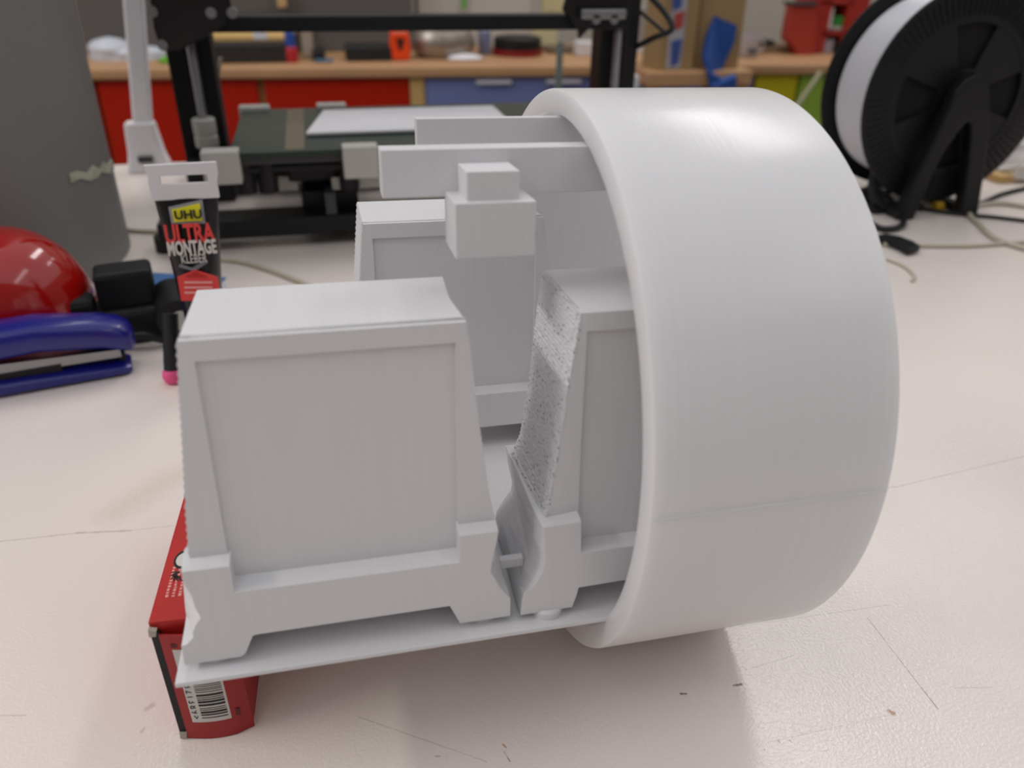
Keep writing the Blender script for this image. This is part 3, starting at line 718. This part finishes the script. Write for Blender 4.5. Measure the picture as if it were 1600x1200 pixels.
# printed slab on the bed
s0, s1, s2, s3 = on(478, 214, ZB), on(660, 216, ZB), on(700, 178, ZB), on(505, 178, ZB)
sl = MB(); sl.loft([[(s0.x, s0.y, ZB+.0005), (bxr-.05, s0.y, ZB+.0005), (bxr-.05, s3.y, ZB+.0005), (s3.x, s3.y, ZB+.0005)], [(s0.x, s0.y, ZB+.0035), (bxr-.05, s0.y, ZB+.0035), (bxr-.05, s3.y, ZB+.0035), (s3.x, s3.y, ZB+.0035)]])
tag(sl.build('folded_cloth', paper, None, bevel=.0012), 'flat white sheet lying on the green glass printer bed', 'sheet')

# ------------------------------------------------------------------ filament spool on its stand
CX, CY, CZ = .588, .450, .1010
RS = .0905
sp = empty('filament_spool', (CX, CY, 0), 'big black spool wound with white filament behind the white tube', 'spool')
def spm(y): return Matrix.Translation((0, y, CZ)) @ Matrix.Rotation(PI/2, 4, 'X')    # lathe Z -> -Y
def flange(y, sgn, name):
    # ring with four spokes-like openings
    o = MB(); o.lathe([(.060, 0), (.060, .004), (RS-.002, .004), (RS, .003), (RS, .001), (RS-.002, 0), (.060, 0)], 72, spm(y), full=False)
    fl_ = o.build(name, black, sp, smooth=True)
    hubm = MB(); hubm.lathe([(.014, 0), (.014, .005), (.024, .005), (.024, 0), (.014, 0)], 40, spm(y), full=False)
    for k in range(4):
        a0 = math.radians(20+90*k); secs_ = []
        arc0 = [(math.cos(a0+i*.112), math.sin(a0+i*.112)) for i in range(9)]
        top_ = [(c*.023, -s_*.0) for c, s_ in arc0]
        inner_ = [(c*.023, s_*.023) for c, s_ in arc0]; outer_ = [(c*.061, s_*.061) for c, s_ in arc0]
        poly = inner_ + outer_[::-1]
        hubm.loft([[(x, y-yy, CZ+z) for x, z in poly] for yy in (.0005, .0035)])
    hubm.build('web', black, fl_, smooth=False)
    MB().lathe([(.0135, 0), (.0605, 0), (.0605, .0008), (.0135, .0008), (.0135, 0)], 48, spm(y+.0012 if sgn < 0 else y-.0045), full=False).build('opening_dark', mat('opening_black', '050505', .9), fl_)  # added black disc that makes the flange openings read dark
    rb_ = MB()
    for k in range(90):
        a0 = 2*PI*k/90; c, s_ = math.cos(a0), math.sin(a0); t_ = .0007
        yy = y-.004 if sgn < 0 else y
        rb_.quadbox([(c*.066-s_*t_, yy, CZ+s_*.066+c*t_), (c*.066+s_*t_, yy, CZ+s_*.066-c*t_), (c*.087+s_*t_, yy, CZ+s_*.087-c*t_), (c*.087-s_*t_, yy, CZ+s_*.087+c*t_),
                     (c*.066-s_*t_, yy-.0009, CZ+s_*.066+c*t_), (c*.066+s_*t_, yy-.0009, CZ+s_*.066-c*t_), (c*.087+s_*t_, yy-.0009, CZ+s_*.087-c*t_), (c*.087-s_*t_, yy-.0009, CZ+s_*.087+c*t_)])
    rbo = rb_.build('ribs', black, fl_); rbo['kind'] = 'stuff'
flange(0, -1, 'near_flange'); flange(.062, 1, 'far_flange')
wd = [(.022, .003)]; n = 44
for i in range(n): wd.append((.0785+(.0005 if i % 2 else 0), .0030+i*(.0530/n)))
wd.append((.022, .0562))
MB().lathe([(r_, z) for r_, z in wd]+[wd[0]], 72, spm(.0580), full=False).build('wound_filament', mat('white_filament', 'cfcfd6', .35), sp, smooth=True)
MB().lathe([(.014, 0), (.024, 0), (.024, .066), (.014, .066), (.014, 0)], 32, spm(.062), full=False).build('core', black_m, sp, smooth=True)
stn = empty('spool_stand', (CX+.001, CY, 0), 'black arched A-shaped stand holding the filament spool', 'spool stand')
for yy, nm in ((-.022, 'near_arch'), (.083, 'far_arch')):
    o = MB()
    hubz = CZ+.004
    outerp = [(-.043, 0), (-.037, .035), (-.028, .070), (-.020, hubz+.004), (-.013, hubz+.014), (-.003, hubz+.018), (.009, hubz+.012), (.022, .085), (.032, .045), (.040, 0)]
    innerp = [(-.027, 0), (-.022, .035), (-.015, .060), (-.006, .078), (-.001, .084), (.001, .084), (.003, .083), (.007, .074), (.014, .045), (.022, 0)]
    nn = len(outerp)
    for i in range(nn-1):
        (a0, a1), (b0__, b1__) = outerp[i], outerp[i+1]; (c0, c1), (d0, d1) = innerp[i], innerp[i+1]
        o.quadbox([(a0, yy, a1), (b0__, yy, b1__), (d0, yy, d1), (c0, yy, c1), (a0, yy+.012, a1), (b0__, yy+.012, b1__), (d0, yy+.012, d1), (c0, yy+.012, c1)])
    ob = o.build(nm, black, stn)
    bmm = bmesh.new(); bmm.from_mesh(ob.data); bmesh.ops.remove_doubles(bmm, verts=bmm.verts, dist=1e-5); bmm.to_mesh(ob.data); bmm.free()
    bv = ob.modifiers.new('b', 'BEVEL'); bv.width = .0025; bv.segments = 2; bv.limit_method = 'ANGLE'
MB().cyl((-.005, -.016, CZ), (-.005, .09, CZ), .0085, n=24).build('axle', black_m, stn, smooth=True)
for x in (-.038, .030): MB().box((x-.006, -.02, 0), (x+.006, .09, .008)).build('foot_rail', black_m, stn, bevel=.002)

# ------------------------------------------------------------------ cables and bits on the right of the table
def cable(name, pts, r, material, label, z=None):
    L = [on(px, py, r) for px, py in pts]
    return tag(MB().path(catmull(L), r, 8).build(name, material, None, smooth=True), label, 'cable')
cable('cable', [(1340, 320), (1375, 300), (1405, 330), (1410, 352), (1380, 358), (1352, 345)], .0028, black_m, 'black cable loop lying at the foot of the spool beside the white tube')
cable('cable', [(1345, 300), (1390, 285), (1420, 310), (1440, 325)], .0035, black_m, 'thick black cable arching just left of the spool stand')
cable('cable', [(1420, 322), (1463, 330), (1510, 336), (1560, 340), (1640, 350)], .0018, black_m, 'thin black cable with yellow tie running right below the spool')
cable('cable', [(1480, 322), (1530, 318), (1570, 302), (1640, 286)], .0022, black_m, 'black cable rising to the right edge behind the pale loop')
cable('cable', [(1640, 330), (1570, 318), (1525, 322), (1515, 335), (1530, 350), (1560, 375), (1640, 398)], .0022, cream, 'pale grey cable curling in a loop at the right edge')
cable('cable', [(1380, 382), (1440, 384), (1520, 384), (1600, 378), (1640, 378)], .0018, cream, 'pale grey cable running straight right from the black strap')
cable('cable', [(1385, 405), (1410, 415), (1428, 430), (1425, 440)], .0012, cream, 'short thin pale wire end beside the big tube')
cable('cable', [(340, 405), (380, 410), (430, 425), (480, 445), (540, 470)], .0018, cream, 'pale cable lying on the table under the front of the printer')
cable('cable', [(190, 358), (215, 361), (250, 362)], .0018, cream, 'short pale cable between grey column and glue tube')
ty = empty('cable_tie', on(1463, 330), 'small yellow tie around the black cable', 'cable tie')
MB().lathe([(.0022, -.004), (.0045, -.004), (.0045, .004), (.0022, .004), (.0022, -.004)], 16, Matrix.Translation((0, 0, .0046)) @ Matrix.Rotation(PI/2, 4, 'Y'), full=False).build('band', mat('yellow_tape', 'c9a020', .5), ty, smooth=True)
c0 = on(1375, 392); c1 = on(1425, 392)
stp = MB(); Ls = [on(1370, 372, .004), on(1395, 376, .004), on(1415, 384, .004), on(1427, 392, .004)]
dirs = (Ls[-1]-Ls[0]).normalized(); nn_ = Vector((-dirs.y, dirs.x, 0))*.0085
stp.loft([[p_-nn_*(.9 if i < 3 else .8)+Vector((0, 0, -.0025)), p_+nn_+Vector((0, 0, -.0025)), p_+nn_+Vector((0, 0, .003)), p_-nn_*(.9 if i < 3 else .8)+Vector((0, 0, .003))] for i, p_ in enumerate(Ls)])
tag(stp.build('strap_end', black, None, smooth=False, bevel=.001), 'flat black strap end poking out from behind the white tube', 'strap')
# black open reel clip near spool
ck = empty('black_clip', on(1385, 330), 'black plastic open ring clip beside the foot of the spool stand', 'clip')
tor = MB(); 
tor.path([(math.cos(a_)*.022, math.sin(a_)*.006, .026+math.sin(a_)*.020) for a_ in [2*PI*i/24 for i in range(25)]], .0042, 8); tor.build('ring', black_m, ck, smooth=True)
MB().box((-.020, -.008, 0), (.022, .010, .006)).build('foot', black_m, ck, bevel=.002)
MB().path([(-.018, 0, .004), (0, 0, .022), (.018, 0, .044)], .0035).build('crossbar', black_m, ck, smooth=True)
# crumpled clear bag
bgc = on(1580, 278)
bag = MB(); rr = random.Random(11); nu, nv = 22, 10
for j in range(nv+1):
    ph = PI/2*j/nv
    for i in range(nu):
        th_ = 2*PI*i/nu; k_ = 1+rr.uniform(-.14, .14)
        bag.v.append((bgc.x+.03+.062*math.cos(th_)*math.cos(ph)*k_, bgc.y+.02+.045*math.sin(th_)*math.cos(ph)*k_, max(.0005, .034*math.sin(ph)*k_)))
for j in range(nv):
    for i in range(nu):
        a_ = j*nu+i; b_ = j*nu+(i+1) % nu; bag.f.append((a_, b_, b_+nu, a_+nu))
tag(bag.build('plastic_bag', mat('clear_film', 'dcd8d6', .15, noise=.2, nscale=60, alpha=.62), None), 'crumpled clear plastic bag on the table right of the spool', 'bag')
q = on(1568, 283); tag(MB().box((q.x-.014, q.y-.008, 0), (q.x+.022, q.y+.012, .008)).build('wooden_piece', ply, None, bevel=.001), 'small tan wooden piece inside the clear bag', 'wood piece')
q = on(1590, 222); tag(MB().lathe([(.0, 0), (.026, .0), (.030, .03), (.030, .10), (.028, .105)][1:], 28, Matrix.Translation((q.x+.018, q.y-.03, 0))).build('red_cup', mat('red_cup_plastic', 'a01c22', .35), None, smooth=True), 'red plastic cup at the right edge behind the spool', 'cup')

# ------------------------------------------------------------------ workbench at the back of the room
YB = 1.95
KB = -.0754
def yb(x): return 2.0+KB*(x+.382)
ang = math.atan(KB)
bench = empty('workbench', (.4, yb(.4), FLOOR_Z), 'long back bench with pale wooden worktop over red, blue, yellow and green cabinets', 'workbench', rz=ang)
zt_ = -.0796; zb_ = -.107
def BX(px, py): # local x along the bench for a pixel on its front plane
    x = 0.4
    for _ in range(6):
        q = at(px, py, yb(x)); x = q.x
    return (x-.4)/math.cos(ang), q.z
def bbox(l, name, material, par=bench, **k):
    (x0, y0, z0), (x1, y1, z1) = l
    return MB().box((x0, y0, z0-FLOOR_Z), (x1, y1, z1-FLOOR_Z)).build(name, material, par, **k)
bbox(((-2.2, -.015, zb_), (2.3, .44, zt_)), 'worktop', wood, bevel=.006)
zc_ = FLOOR_Z+.08
def cab(px0, px1, material, name='door'):
    x0 = BX(px0, 140)[0] if px0 is not None else -2.1; x1 = BX(px1, 140)[0] if px1 is not None else 2.2
    return bbox(((x0+.002, .0, zc_), (x1-.002, .02, zb_-.001)), name, material, bevel=.002), x0, x1
bbox(((-2.15, .02, zc_), (2.25, .42, zb_)), 'carcass', ply)
zt_ += .0006
cab(None, 150, redlam); cab(152, 404, redlam); d3 = cab(412, 641, redlam)
x0 = BX(641, 140)[0]; x1 = BX(663, 140)[0]; bbox(((x0, -.002, zc_), (x1, .02, zb_)), 'end_panel', ply)
d = cab(664, 929, bluelam, 'drawer')
for px in (771, 880):
    hx = BX(px, 128)[0]; MB().box((hx-.045, -.012, zb_-FLOOR_Z-.016), (hx+.045, 0, zb_-FLOOR_Z-.008)).build('handle', mat('pale_handle', 'd0cdd8', .4), d[0])
cab(931, 1176, bluelam, 'drawer'); cab(1178, 1245, yellow); cab(1247, 1330, lime); cab(1332, 1480, lime); cab(1482, None, redlam)
bbox(((-2.1, .03, FLOOR_Z), (2.2, .50, zc_)), 'kick_board', darkgrey)

# objects on the bench: front at photograph pixels on plane Yd behind the bench edge
def local(px0, py0, px1, py1, Y, dep):
    a_ = at(px0, py0, Y); b_ = at(px1, py1, Y); return a_, b_
def stand_box(name, px0, px1, ptop, Y, dep, material, label, cat, bevel=.003, zbase=None, tilt=0):
    zb__ = zt_ if zbase is None else zbase
    a_ = at(px0, ptop, Y); b_ = at(px1, ptop, Y)
    o = MB().box((a_.x, Y, zb__), (b_.x, Y+dep, (a_.z+b_.z)/2)).build(name, material, None, bevel=bevel)
    tag(o, label, cat); return o
# white bags on the left
wb = empty('white_bag', (at(170, 100, 2.15).x, 2.15, zt_), 'rumpled white carrier bag on the bench just right of the grey column', 'bag')
for i, (px, top_, w_) in enumerate(((168, 58, .05), (196, 70, .045), (228, 72, .045))):
    b_ = MB(); q = at(px, top_, 2.15); hgt = q.z-zt_; rr = random.Random(i); nu = 20; 
    for j in range(9):
        t = j/8; rr_ = w_*(1.0 if t < .5 else math.sqrt(max(.02, 1-((t-.5)/.5)**2)))
        for k in range(nu):
            a_ = 2*PI*k/nu; f_ = 1+rr.uniform(-.06, .06); b_.v.append((q.x-wb.location.x+rr_*math.cos(a_)*f_, rr_*math.sin(a_)*f_, hgt*t))
    for j in range(8):
        for k in range(nu):
            p_ = j*nu+k; q_ = j*nu+(k+1) % nu; b_.f.append((p_, q_, q_+nu, p_+nu))
    b_.f.append(tuple(8*nu+k for k in range(nu)))
    b_.build('bulge', mat('bag_white', 'c9cdd6', .5), wb, smooth=True)
stand_box('green_tray', 247, 282, 93, 2.05, .06, limegreen, 'bright green plastic tray on the bench beside the printer frame', 'tray', bevel=.004)
# wooden board lying on dark stuff
stand_box('dark_crate', 322, 452, 70, 2.03, .16, mat('dark_crate', '25211f', .7), 'dark crate on the bench under the tilted wooden board', 'crate')
q0 = at(325, 66, 2.11); q1 = at(450, 66, 2.11); q2 = at(478, 35, 2.20); q3 = at(370, 35, 2.20)
bo = MB(); bo.loft([[tuple(q0), tuple(q1), tuple(q2), tuple(q3)], [(p_.x, p_.y, p_.z+.012) for p_ in (q0, q1, q2, q3)]])
wbd = tag(bo.build('wooden_board', ply, None), 'yellowish plywood board resting on the dark crate', 'board')
stand_box('paper_note', 393, 415, 38, 2.06, .004, paper, 'small white folded paper leaning before the plywood board', 'paper', zbase=at(400, 62, 2.06).z)
# red and blue tube
rt = empty('spray_can', (at(457, 98, 2.04).x, 2.04, zt_), 'slim red can with blue top on the bench', 'can')
h_ = at(457, 48, 2.04).z-zt_
MB().lathe([(.015, 0), (.016, .004), (.016, h_*.45), (.014, h_*.5)], 20).build('can_body', mat('red_can', 'b3222a', .4), rt, smooth=True)
MB().lathe([(.0125, h_*.5), (.0125, h_*.95), (.009, h_)], 20).build('cap', mat('blue_can', '2a4fa0', .4), rt, smooth=True)
stand_box('paper_roll', 468, 486, 38, 2.10, .03, mat('beige_plastic', 'a89a88', .6), 'narrow beige upright box right of the blue topped can', 'box')
stand_box('tool_case', 488, 508, 80, 2.04, .08, black_m, 'low black tool case beside the beige box', 'case')
stand_box('measuring_tool', 540, 612, 74, 2.03, .10, mat('black_device', '1a1a1c', .5), 'low black device on the bench left of the orange tool', 'device')
bs = stand_box('blue_pad', 492, 520, 94, 2.02, .03, mat('teal_pad', '4f7088', .6), 'small teal pad at the front edge of the bench', 'pad')
# grey screens standing at the wall
stand_box('grey_cabinet', 100, 642, -60, 2.22, .15, greyscreen, 'wide grey cabinet standing at the back of the bench', 'cabinet')
stand_box('beige_roll', 430, 445, -20, 2.18, .03, mat('tan', 'c0a070', .7), 'tan upright strip before the wide grey cabinet above the gantry beam', 'strip', zbase=at(440, 12, 2.18).z)
# orange tool
ot = empty('orange_tool', (at(627, 96, 2.03).x, 2.03, zt_), 'bright orange tool with black opening standing on the bench', 'tool')
a_ = at(611, 50, 2.03); b_ = at(644, 50, 2.03); wv = (b_.x-a_.x)/2; hh = a_.z-zt_
MB().loft([[(-wv*.85, 0, 0), (wv*.85, 0, 0), (wv*.85, .03, 0), (-wv*.85, .03, 0)], [(-wv, 0, hh*.45), (wv, 0, hh*.45), (wv, .03, hh*.45), (-wv, .03, hh*.45)], [(-wv*.9, 0, hh), (wv*.85, 0, hh), (wv*.85, .03, hh), (-wv*.9, .03, hh)]]).build('body', orange, ot, bevel=.006)
MB().loft([[(-wv*.15, -.002, hh*.38), (wv*.1, -.002, hh*.38), (wv*.1, .004, hh*.38), (-wv*.15, .004, hh*.38)], [(-wv*.38, -.002, hh*.78), (wv*.38, -.002, hh*.78), (wv*.38, .004, hh*.78), (-wv*.38, .004, hh*.78)]]).build('opening', black_m, ot)
MB().box((-wv*.5, .004, hh*.97), (wv*.6, .022, hh*1.1)).build('grey_top', greywhite, ot, bevel=.002)
# silver rounded bag
q = at(692, 42, 2.10); bw = MB(); hgt = q.z-zt_
bw.lathe([(.085, 0), (.105, hgt*.25), (.108, hgt*.6), (.09, hgt*.9), (.05, hgt)], 28, Matrix.Translation((q.x, 2.10, zt_)) @ Matrix.Diagonal((.8, .6, 1, 1)))
tag(bw.build('metal_bowl', mat('dull_silver', 'a39a90', .35, metal=.7, noise=.2, nscale=15), None, smooth=True), 'dull silver rounded container on the bench right of the orange tool', 'container')
q = at(728, 96, 2.02); tag(MB().lathe([(.035, 0), (.04, .004), (.03, .010), (.012, .014)], 24, Matrix.Translation((q.x, 2.03, zt_)) @ Matrix.Diagonal((1.2, .6, 1, 1))).build('crumpled_tissue', paper, None, smooth=True), 'small crumpled white tissue near the bench edge', 'tissue')
stand_box('blue_grey_box', 752, 768, 50, 2.12, .05, mat('blue_grey', '707590', .6), 'narrow blue grey box left of the red and black drum', 'box')
rd_ = empty('red_drum', (at(808, 96, 2.12).x, 2.12, zt_), 'short drum with dark red base and black upper part', 'drum')
a_ = at(772, 60, 2.12); b_ = at(847, 60, 2.12); wv = (b_.x-a_.x)/2; hh = a_.z-zt_
MB().lathe([(wv*1.03, 0), (wv*1.03, hh*.38)], 36).build('red_base', mat('dark_red', '7e1118', .35), rd_, smooth=True)
MB().lathe([(wv*.97, hh*.38), (wv*.97, hh), (wv*.9, hh+.004)], 36).build('black_upper', black, rd_, smooth=True)
stand_box('yellow_sheet', 832, 872, 38, 2.24, .01, beige, 'pale yellow paper sheet standing behind the red and black drum', 'paper')
stand_box('yellow_sheet', 848, 892, -25, 2.40, .01, beige, 'pale yellow sheet on the wall above the printer beam', 'paper', zbase=at(870, 20, 2.40).z)
stand_box('white_carton', 650, 830, -60, 2.30, .10, mat('white_carton', 'bdb8b2', .7), 'wide whitish carton standing above the bench behind the printer beam', 'carton', zbase=None)
stand_box('book_stack', 858, 925, 78, 2.12, .12, mat('brown_books', '5e4a3a', .7), 'low brown stack of boards left of the right upright', 'boards')
stand_box('white_tub', 905, 930, 66, 2.06, .05, whitep, 'small white tub on the bench against the right upright of the printer', 'tub')
# thin green rod standing before the bench
rod0 = at(874, 138, 1.2); rod1 = at(884, 66, 1.2)
gr = tag(MB().box((rod0.x-.006, 1.2, FLOOR_Z), (rod0.x+.004, 1.206, rod1.z)).build('green_rod', mat('grey_green', '76847f', .5), None), 'thin grey green upright rod standing before the blue drawers', 'rod')
stand_box('grey_fan', 990, 1035, 12, 2.30, .05, mat('fan_grey', '8d8a86', .6), 'grey appliance behind the cables beside the right upright', 'appliance')
stand_box('white_pack', 992, 1030, 70, 2.10, .06, whitep, 'white pack on the bench left of the printed carton', 'pack')
# wooden side shelf with the boxes on it
YS = 1.62
zs1 = at(1100, 112, YS).z; zs0 = at(1100, 135, YS).z
sh = empty('small_table', (at(1092, 120, YS).x, YS, FLOOR_Z), 'small wooden side table in front of the bench carrying the tall cartons', 'side table')
xa = at(1012, 120, YS).x-sh.location.x; xb = at(1176, 120, YS).x-sh.location.x
MB().box((xa, 0, zs0-FLOOR_Z), (xb, .19, zs1-FLOOR_Z)).build('top', wood, sh, bevel=.003)
for x in (xa+.02, xb-.02):
    for y in (.02, .17): MB().box((x-.015, y-.015, 0), (x+.015, y+.015, zs0-FLOOR_Z)).build('leg', wood, sh)
# printed carton
a_ = at(1027, 111, YS+.03); b_ = at(1082, 111, YS+.03)
pcn = empty('printed_carton', ((a_.x+b_.x)/2, YS+.03, zs1), 'tall carton with blue and red print, left of the plain cardboard box', 'carton')
wv = (b_.x-a_.x)/2
MB().box((-wv, 0, 0), (wv, .10, .36)).build('carton', cardboard, pcn, bevel=.002)
MB().box((-wv*.55, -.002, .004), (wv*.25, 0, .352)).build('print_strip', mat('print_white', 'a9a6ac', .6), pcn)
rr = random.Random(2); bpm = mat('blue_print', '3f4f90', .6); rpm = mat('red_patch', 'a8453c', .6)
for (z0_, z1_, c_) in ((.008, .068, 0), (.085, .125, 1), (.125, .175, 0), (.19, .22, 1), (.22, .26, 0), (.28, .32, 1)):
    x_ = -wv*.45+rr.uniform(-.004, .006)
    MB().loft([[(x_, -.003, z0_), (x_+wv*.45, -.003, z0_+.006), (x_+wv*.45, -.001, z0_+.006), (x_, -.001, z0_)], [(x_-.004, -.003, z1_-.006), (x_+wv*.5, -.003, z1_), (x_+wv*.5, -.001, z1_), (x_-.004, -.001, z1_-.006)]]).build('red_patch' if c_ else 'blue_patch', rpm if c_ else bpm, pcn)
# plain cardboard
a_ = at(1084, 111, YS+.04); b_ = at(1152, 111, YS+.04)
MBp = MB(); MBp.loft([[(a_.x, YS+.04, zs1), (b_.x, YS+.04, zs1), (b_.x, YS+.16, zs1), (a_.x, YS+.16, zs1)], [(a_.x+.0, YS+.05, zs1+.37), (b_.x+.0, YS+.05, zs1+.37), (b_.x, YS+.16, zs1+.37), (a_.x, YS+.16, zs1+.37)]])
tag(MBp.build('cardboard_box', cardboard, None, bevel=.002), 'tall plain brown cardboard box behind the hanging blue film', 'box')
# blue film hanging over shelf edge
YV = YS+.012
F_ = [(1117, 25), (1152, 40), (1148, 65), (1128, 108), (1152, 119), (1150, 137), (1110, 137), (1106, 112), (1098, 88), (1103, 60)]
L = [at(x, y, YS+.025 if y < 110 else YS-.012) for x, y in F_]
bf = MB(); bf.loft([[tuple(q) for q in L], [(q.x, q.y+.006, q.z) for q in L]])
tag(bf.build('blue_film', bluefab, None), 'crumpled bright blue film leaning on the brown cardboard and hanging over the wooden edge', 'film')
stand_box('grey_jar', 985, 1000, 118, 1.60, .04, whitep, 'small white jar beside the wooden side table', 'jar', zbase=at(990, 137, 1.60).z-.05)
# mug
mg = empty('mug', (at(1166, 100, 2.0).x, 2.0, zt_), 'pale mug with grey motif on the bench right of the cardboard box', 'mug')
hh = at(1166, 56, 2.0).z-zt_
MB().lathe([(.022, 0), (.026, .006), (.027, hh), (.024, hh), (.023, .008), (.001, .006)], 28, full=False).build('cup', mat('mug_glaze', 'b3aeb4', .3), mg, smooth=True)
MB().path([( .026, 0, hh*.8), (.042, 0, hh*.75), (.045, 0, hh*.4), (.026, 0, hh*.2)], .004).build('handle', mat('mug_handle', 'b3aeb4', .3), mg, smooth=True)
MB().box((-.014, -.0285, hh*.2), (.012, -.0245, hh*.45)).build('motif', mat('mug_motif', '5c5c5e', .5), mg)
stand_box('wood_offcut', 1184, 1242, 84, 2.05, .10, ply, 'lowest pale wooden offcut on the bench left of the red figure', 'offcut')
stand_box('wood_offcut', 1180, 1240, 72, 2.06, .09, mat('brown_wood', '7c6850', .6), 'brown wooden offcut in the middle of the stack left of the red figure', 'offcut', zbase=at(1200, 84, 2.06).z)
stand_box('black_tray', 1178, 1212, 64, 2.06, .08, black_m, 'black tray on top of the wooden offcuts', 'tray', zbase=at(1200, 72, 2.06).z)
# red toy tower
rg = empty('red_stand', (at(1252, 100, 2.02).x, 2.02, zt_), 'orange red folded display stand leaning on the bench', 'display stand')
Lp = [at(x, y, 2.02) for x, y in ((1247, 96), (1270, 96), (1276, 40), (1276, 5), (1240, 5), (1230, 62), (1243, 76))]
o_ = MB(); o_.loft([[(q.x-rg.location.x, 0, q.z-zt_) for q in Lp], [(q.x-rg.location.x, .04, q.z-zt_) for q in Lp]]); o_.build('panel', redor, rg, bevel=.002)
Lp = [at(x, y, 2.015) for x, y in ((1238, 4), (1278, 4), (1277, 9), (1238, 9))]
o_ = MB(); o_.loft([[(q.x-rg.location.x, -.006, q.z-zt_) for q in Lp], [(q.x-rg.location.x, .045, q.z-zt_) for q in Lp]]); o_.build('dark_top', darkgrey, rg)
rk = empty('red_rack', (at(1310, 100, 2.04).x, 2.04, zt_), 'open red rack holding small white, black and green things, left of the spool', 'rack')
def rk_box(x0, y0, x1, y1, dy, dep, material, name):
    a_ = at(x0, y0, 2.04+dy); b_ = at(x1, y1, 2.04+dy); return MB().box((a_.x-rk.location.x, dy, max(.001, b_.z-zt_)), (b_.x-rk.location.x, dy+dep, a_.z-zt_)).build(name, material, rk, bevel=.001)
redm = mat('red_rack_paint', '9c2820', .45)
rk_box(1278, -30, 1284, 95, 0, .10, redm, 'side'); rk_box(1334, -30, 1340, 95, 0, .10, redm, 'side')
for y in (2, 50): rk_box(1284, y, 1334, y+5, 0, .10, redm, 'shelf')
rk_box(1284, -28, 1334, 94, .09, .01, redm, 'back')
def rk_thing(x0, y0, x1, y1, material, name, label, cat):
    a_ = at(x0, y0, 2.05); b_ = at(x1, y1, 2.05); tag(MB().box((a_.x, 2.05, max(zt_+.001, b_.z)), (b_.x, 2.10, a_.z)).build(name, material, None, bevel=.002), label, cat)
rk_thing(1287, 12, 1298, 46, whitep, 'white_carton', 'small white carton on the upper shelf of the red rack', 'carton')
rk_thing(1306, 26, 1330, 41, greenp, 'green_block', 'green block on the upper shelf of the red rack', 'block')
rk_thing(1301, 41, 1331, 47, greywhite, 'grey_tray', 'pale grey tray under the green block in the red rack', 'tray')
rk_thing(1287, 62, 1299, 95, mat('lilac_box', 'a09aa6', .5), 'lilac_box', 'pale lilac box at the bottom of the red rack', 'box')
rk_thing(1303, 60, 1330, 83, black_m, 'black_case', 'black case at the bottom of the red rack', 'case')
rk_thing(1304, 84, 1330, 95, greenp, 'green_tray', 'green tray under the black case in the red rack', 'tray')
# pale stick across the lime door
q0, q1 = at(1243, 160, 1.75), at(1283, 112, 1.75)
tag(MB().cyl(q0+Vector((-.36, 0, -.6)), q1, .006, n=10).build('pale_stick', mat('pale_stick', 'b9b394', .5), None, smooth=True), 'pale slanting stick in front of the lime green door', 'stick')
# wall poster-like pieces between beam and top edge
stand_box('green_marker', 722, 728, -20, 2.285, .01, limegreen, 'bright green stick above the gantry beam before the white carton', 'stick', zbase=at(725, 15, 2.285).z)
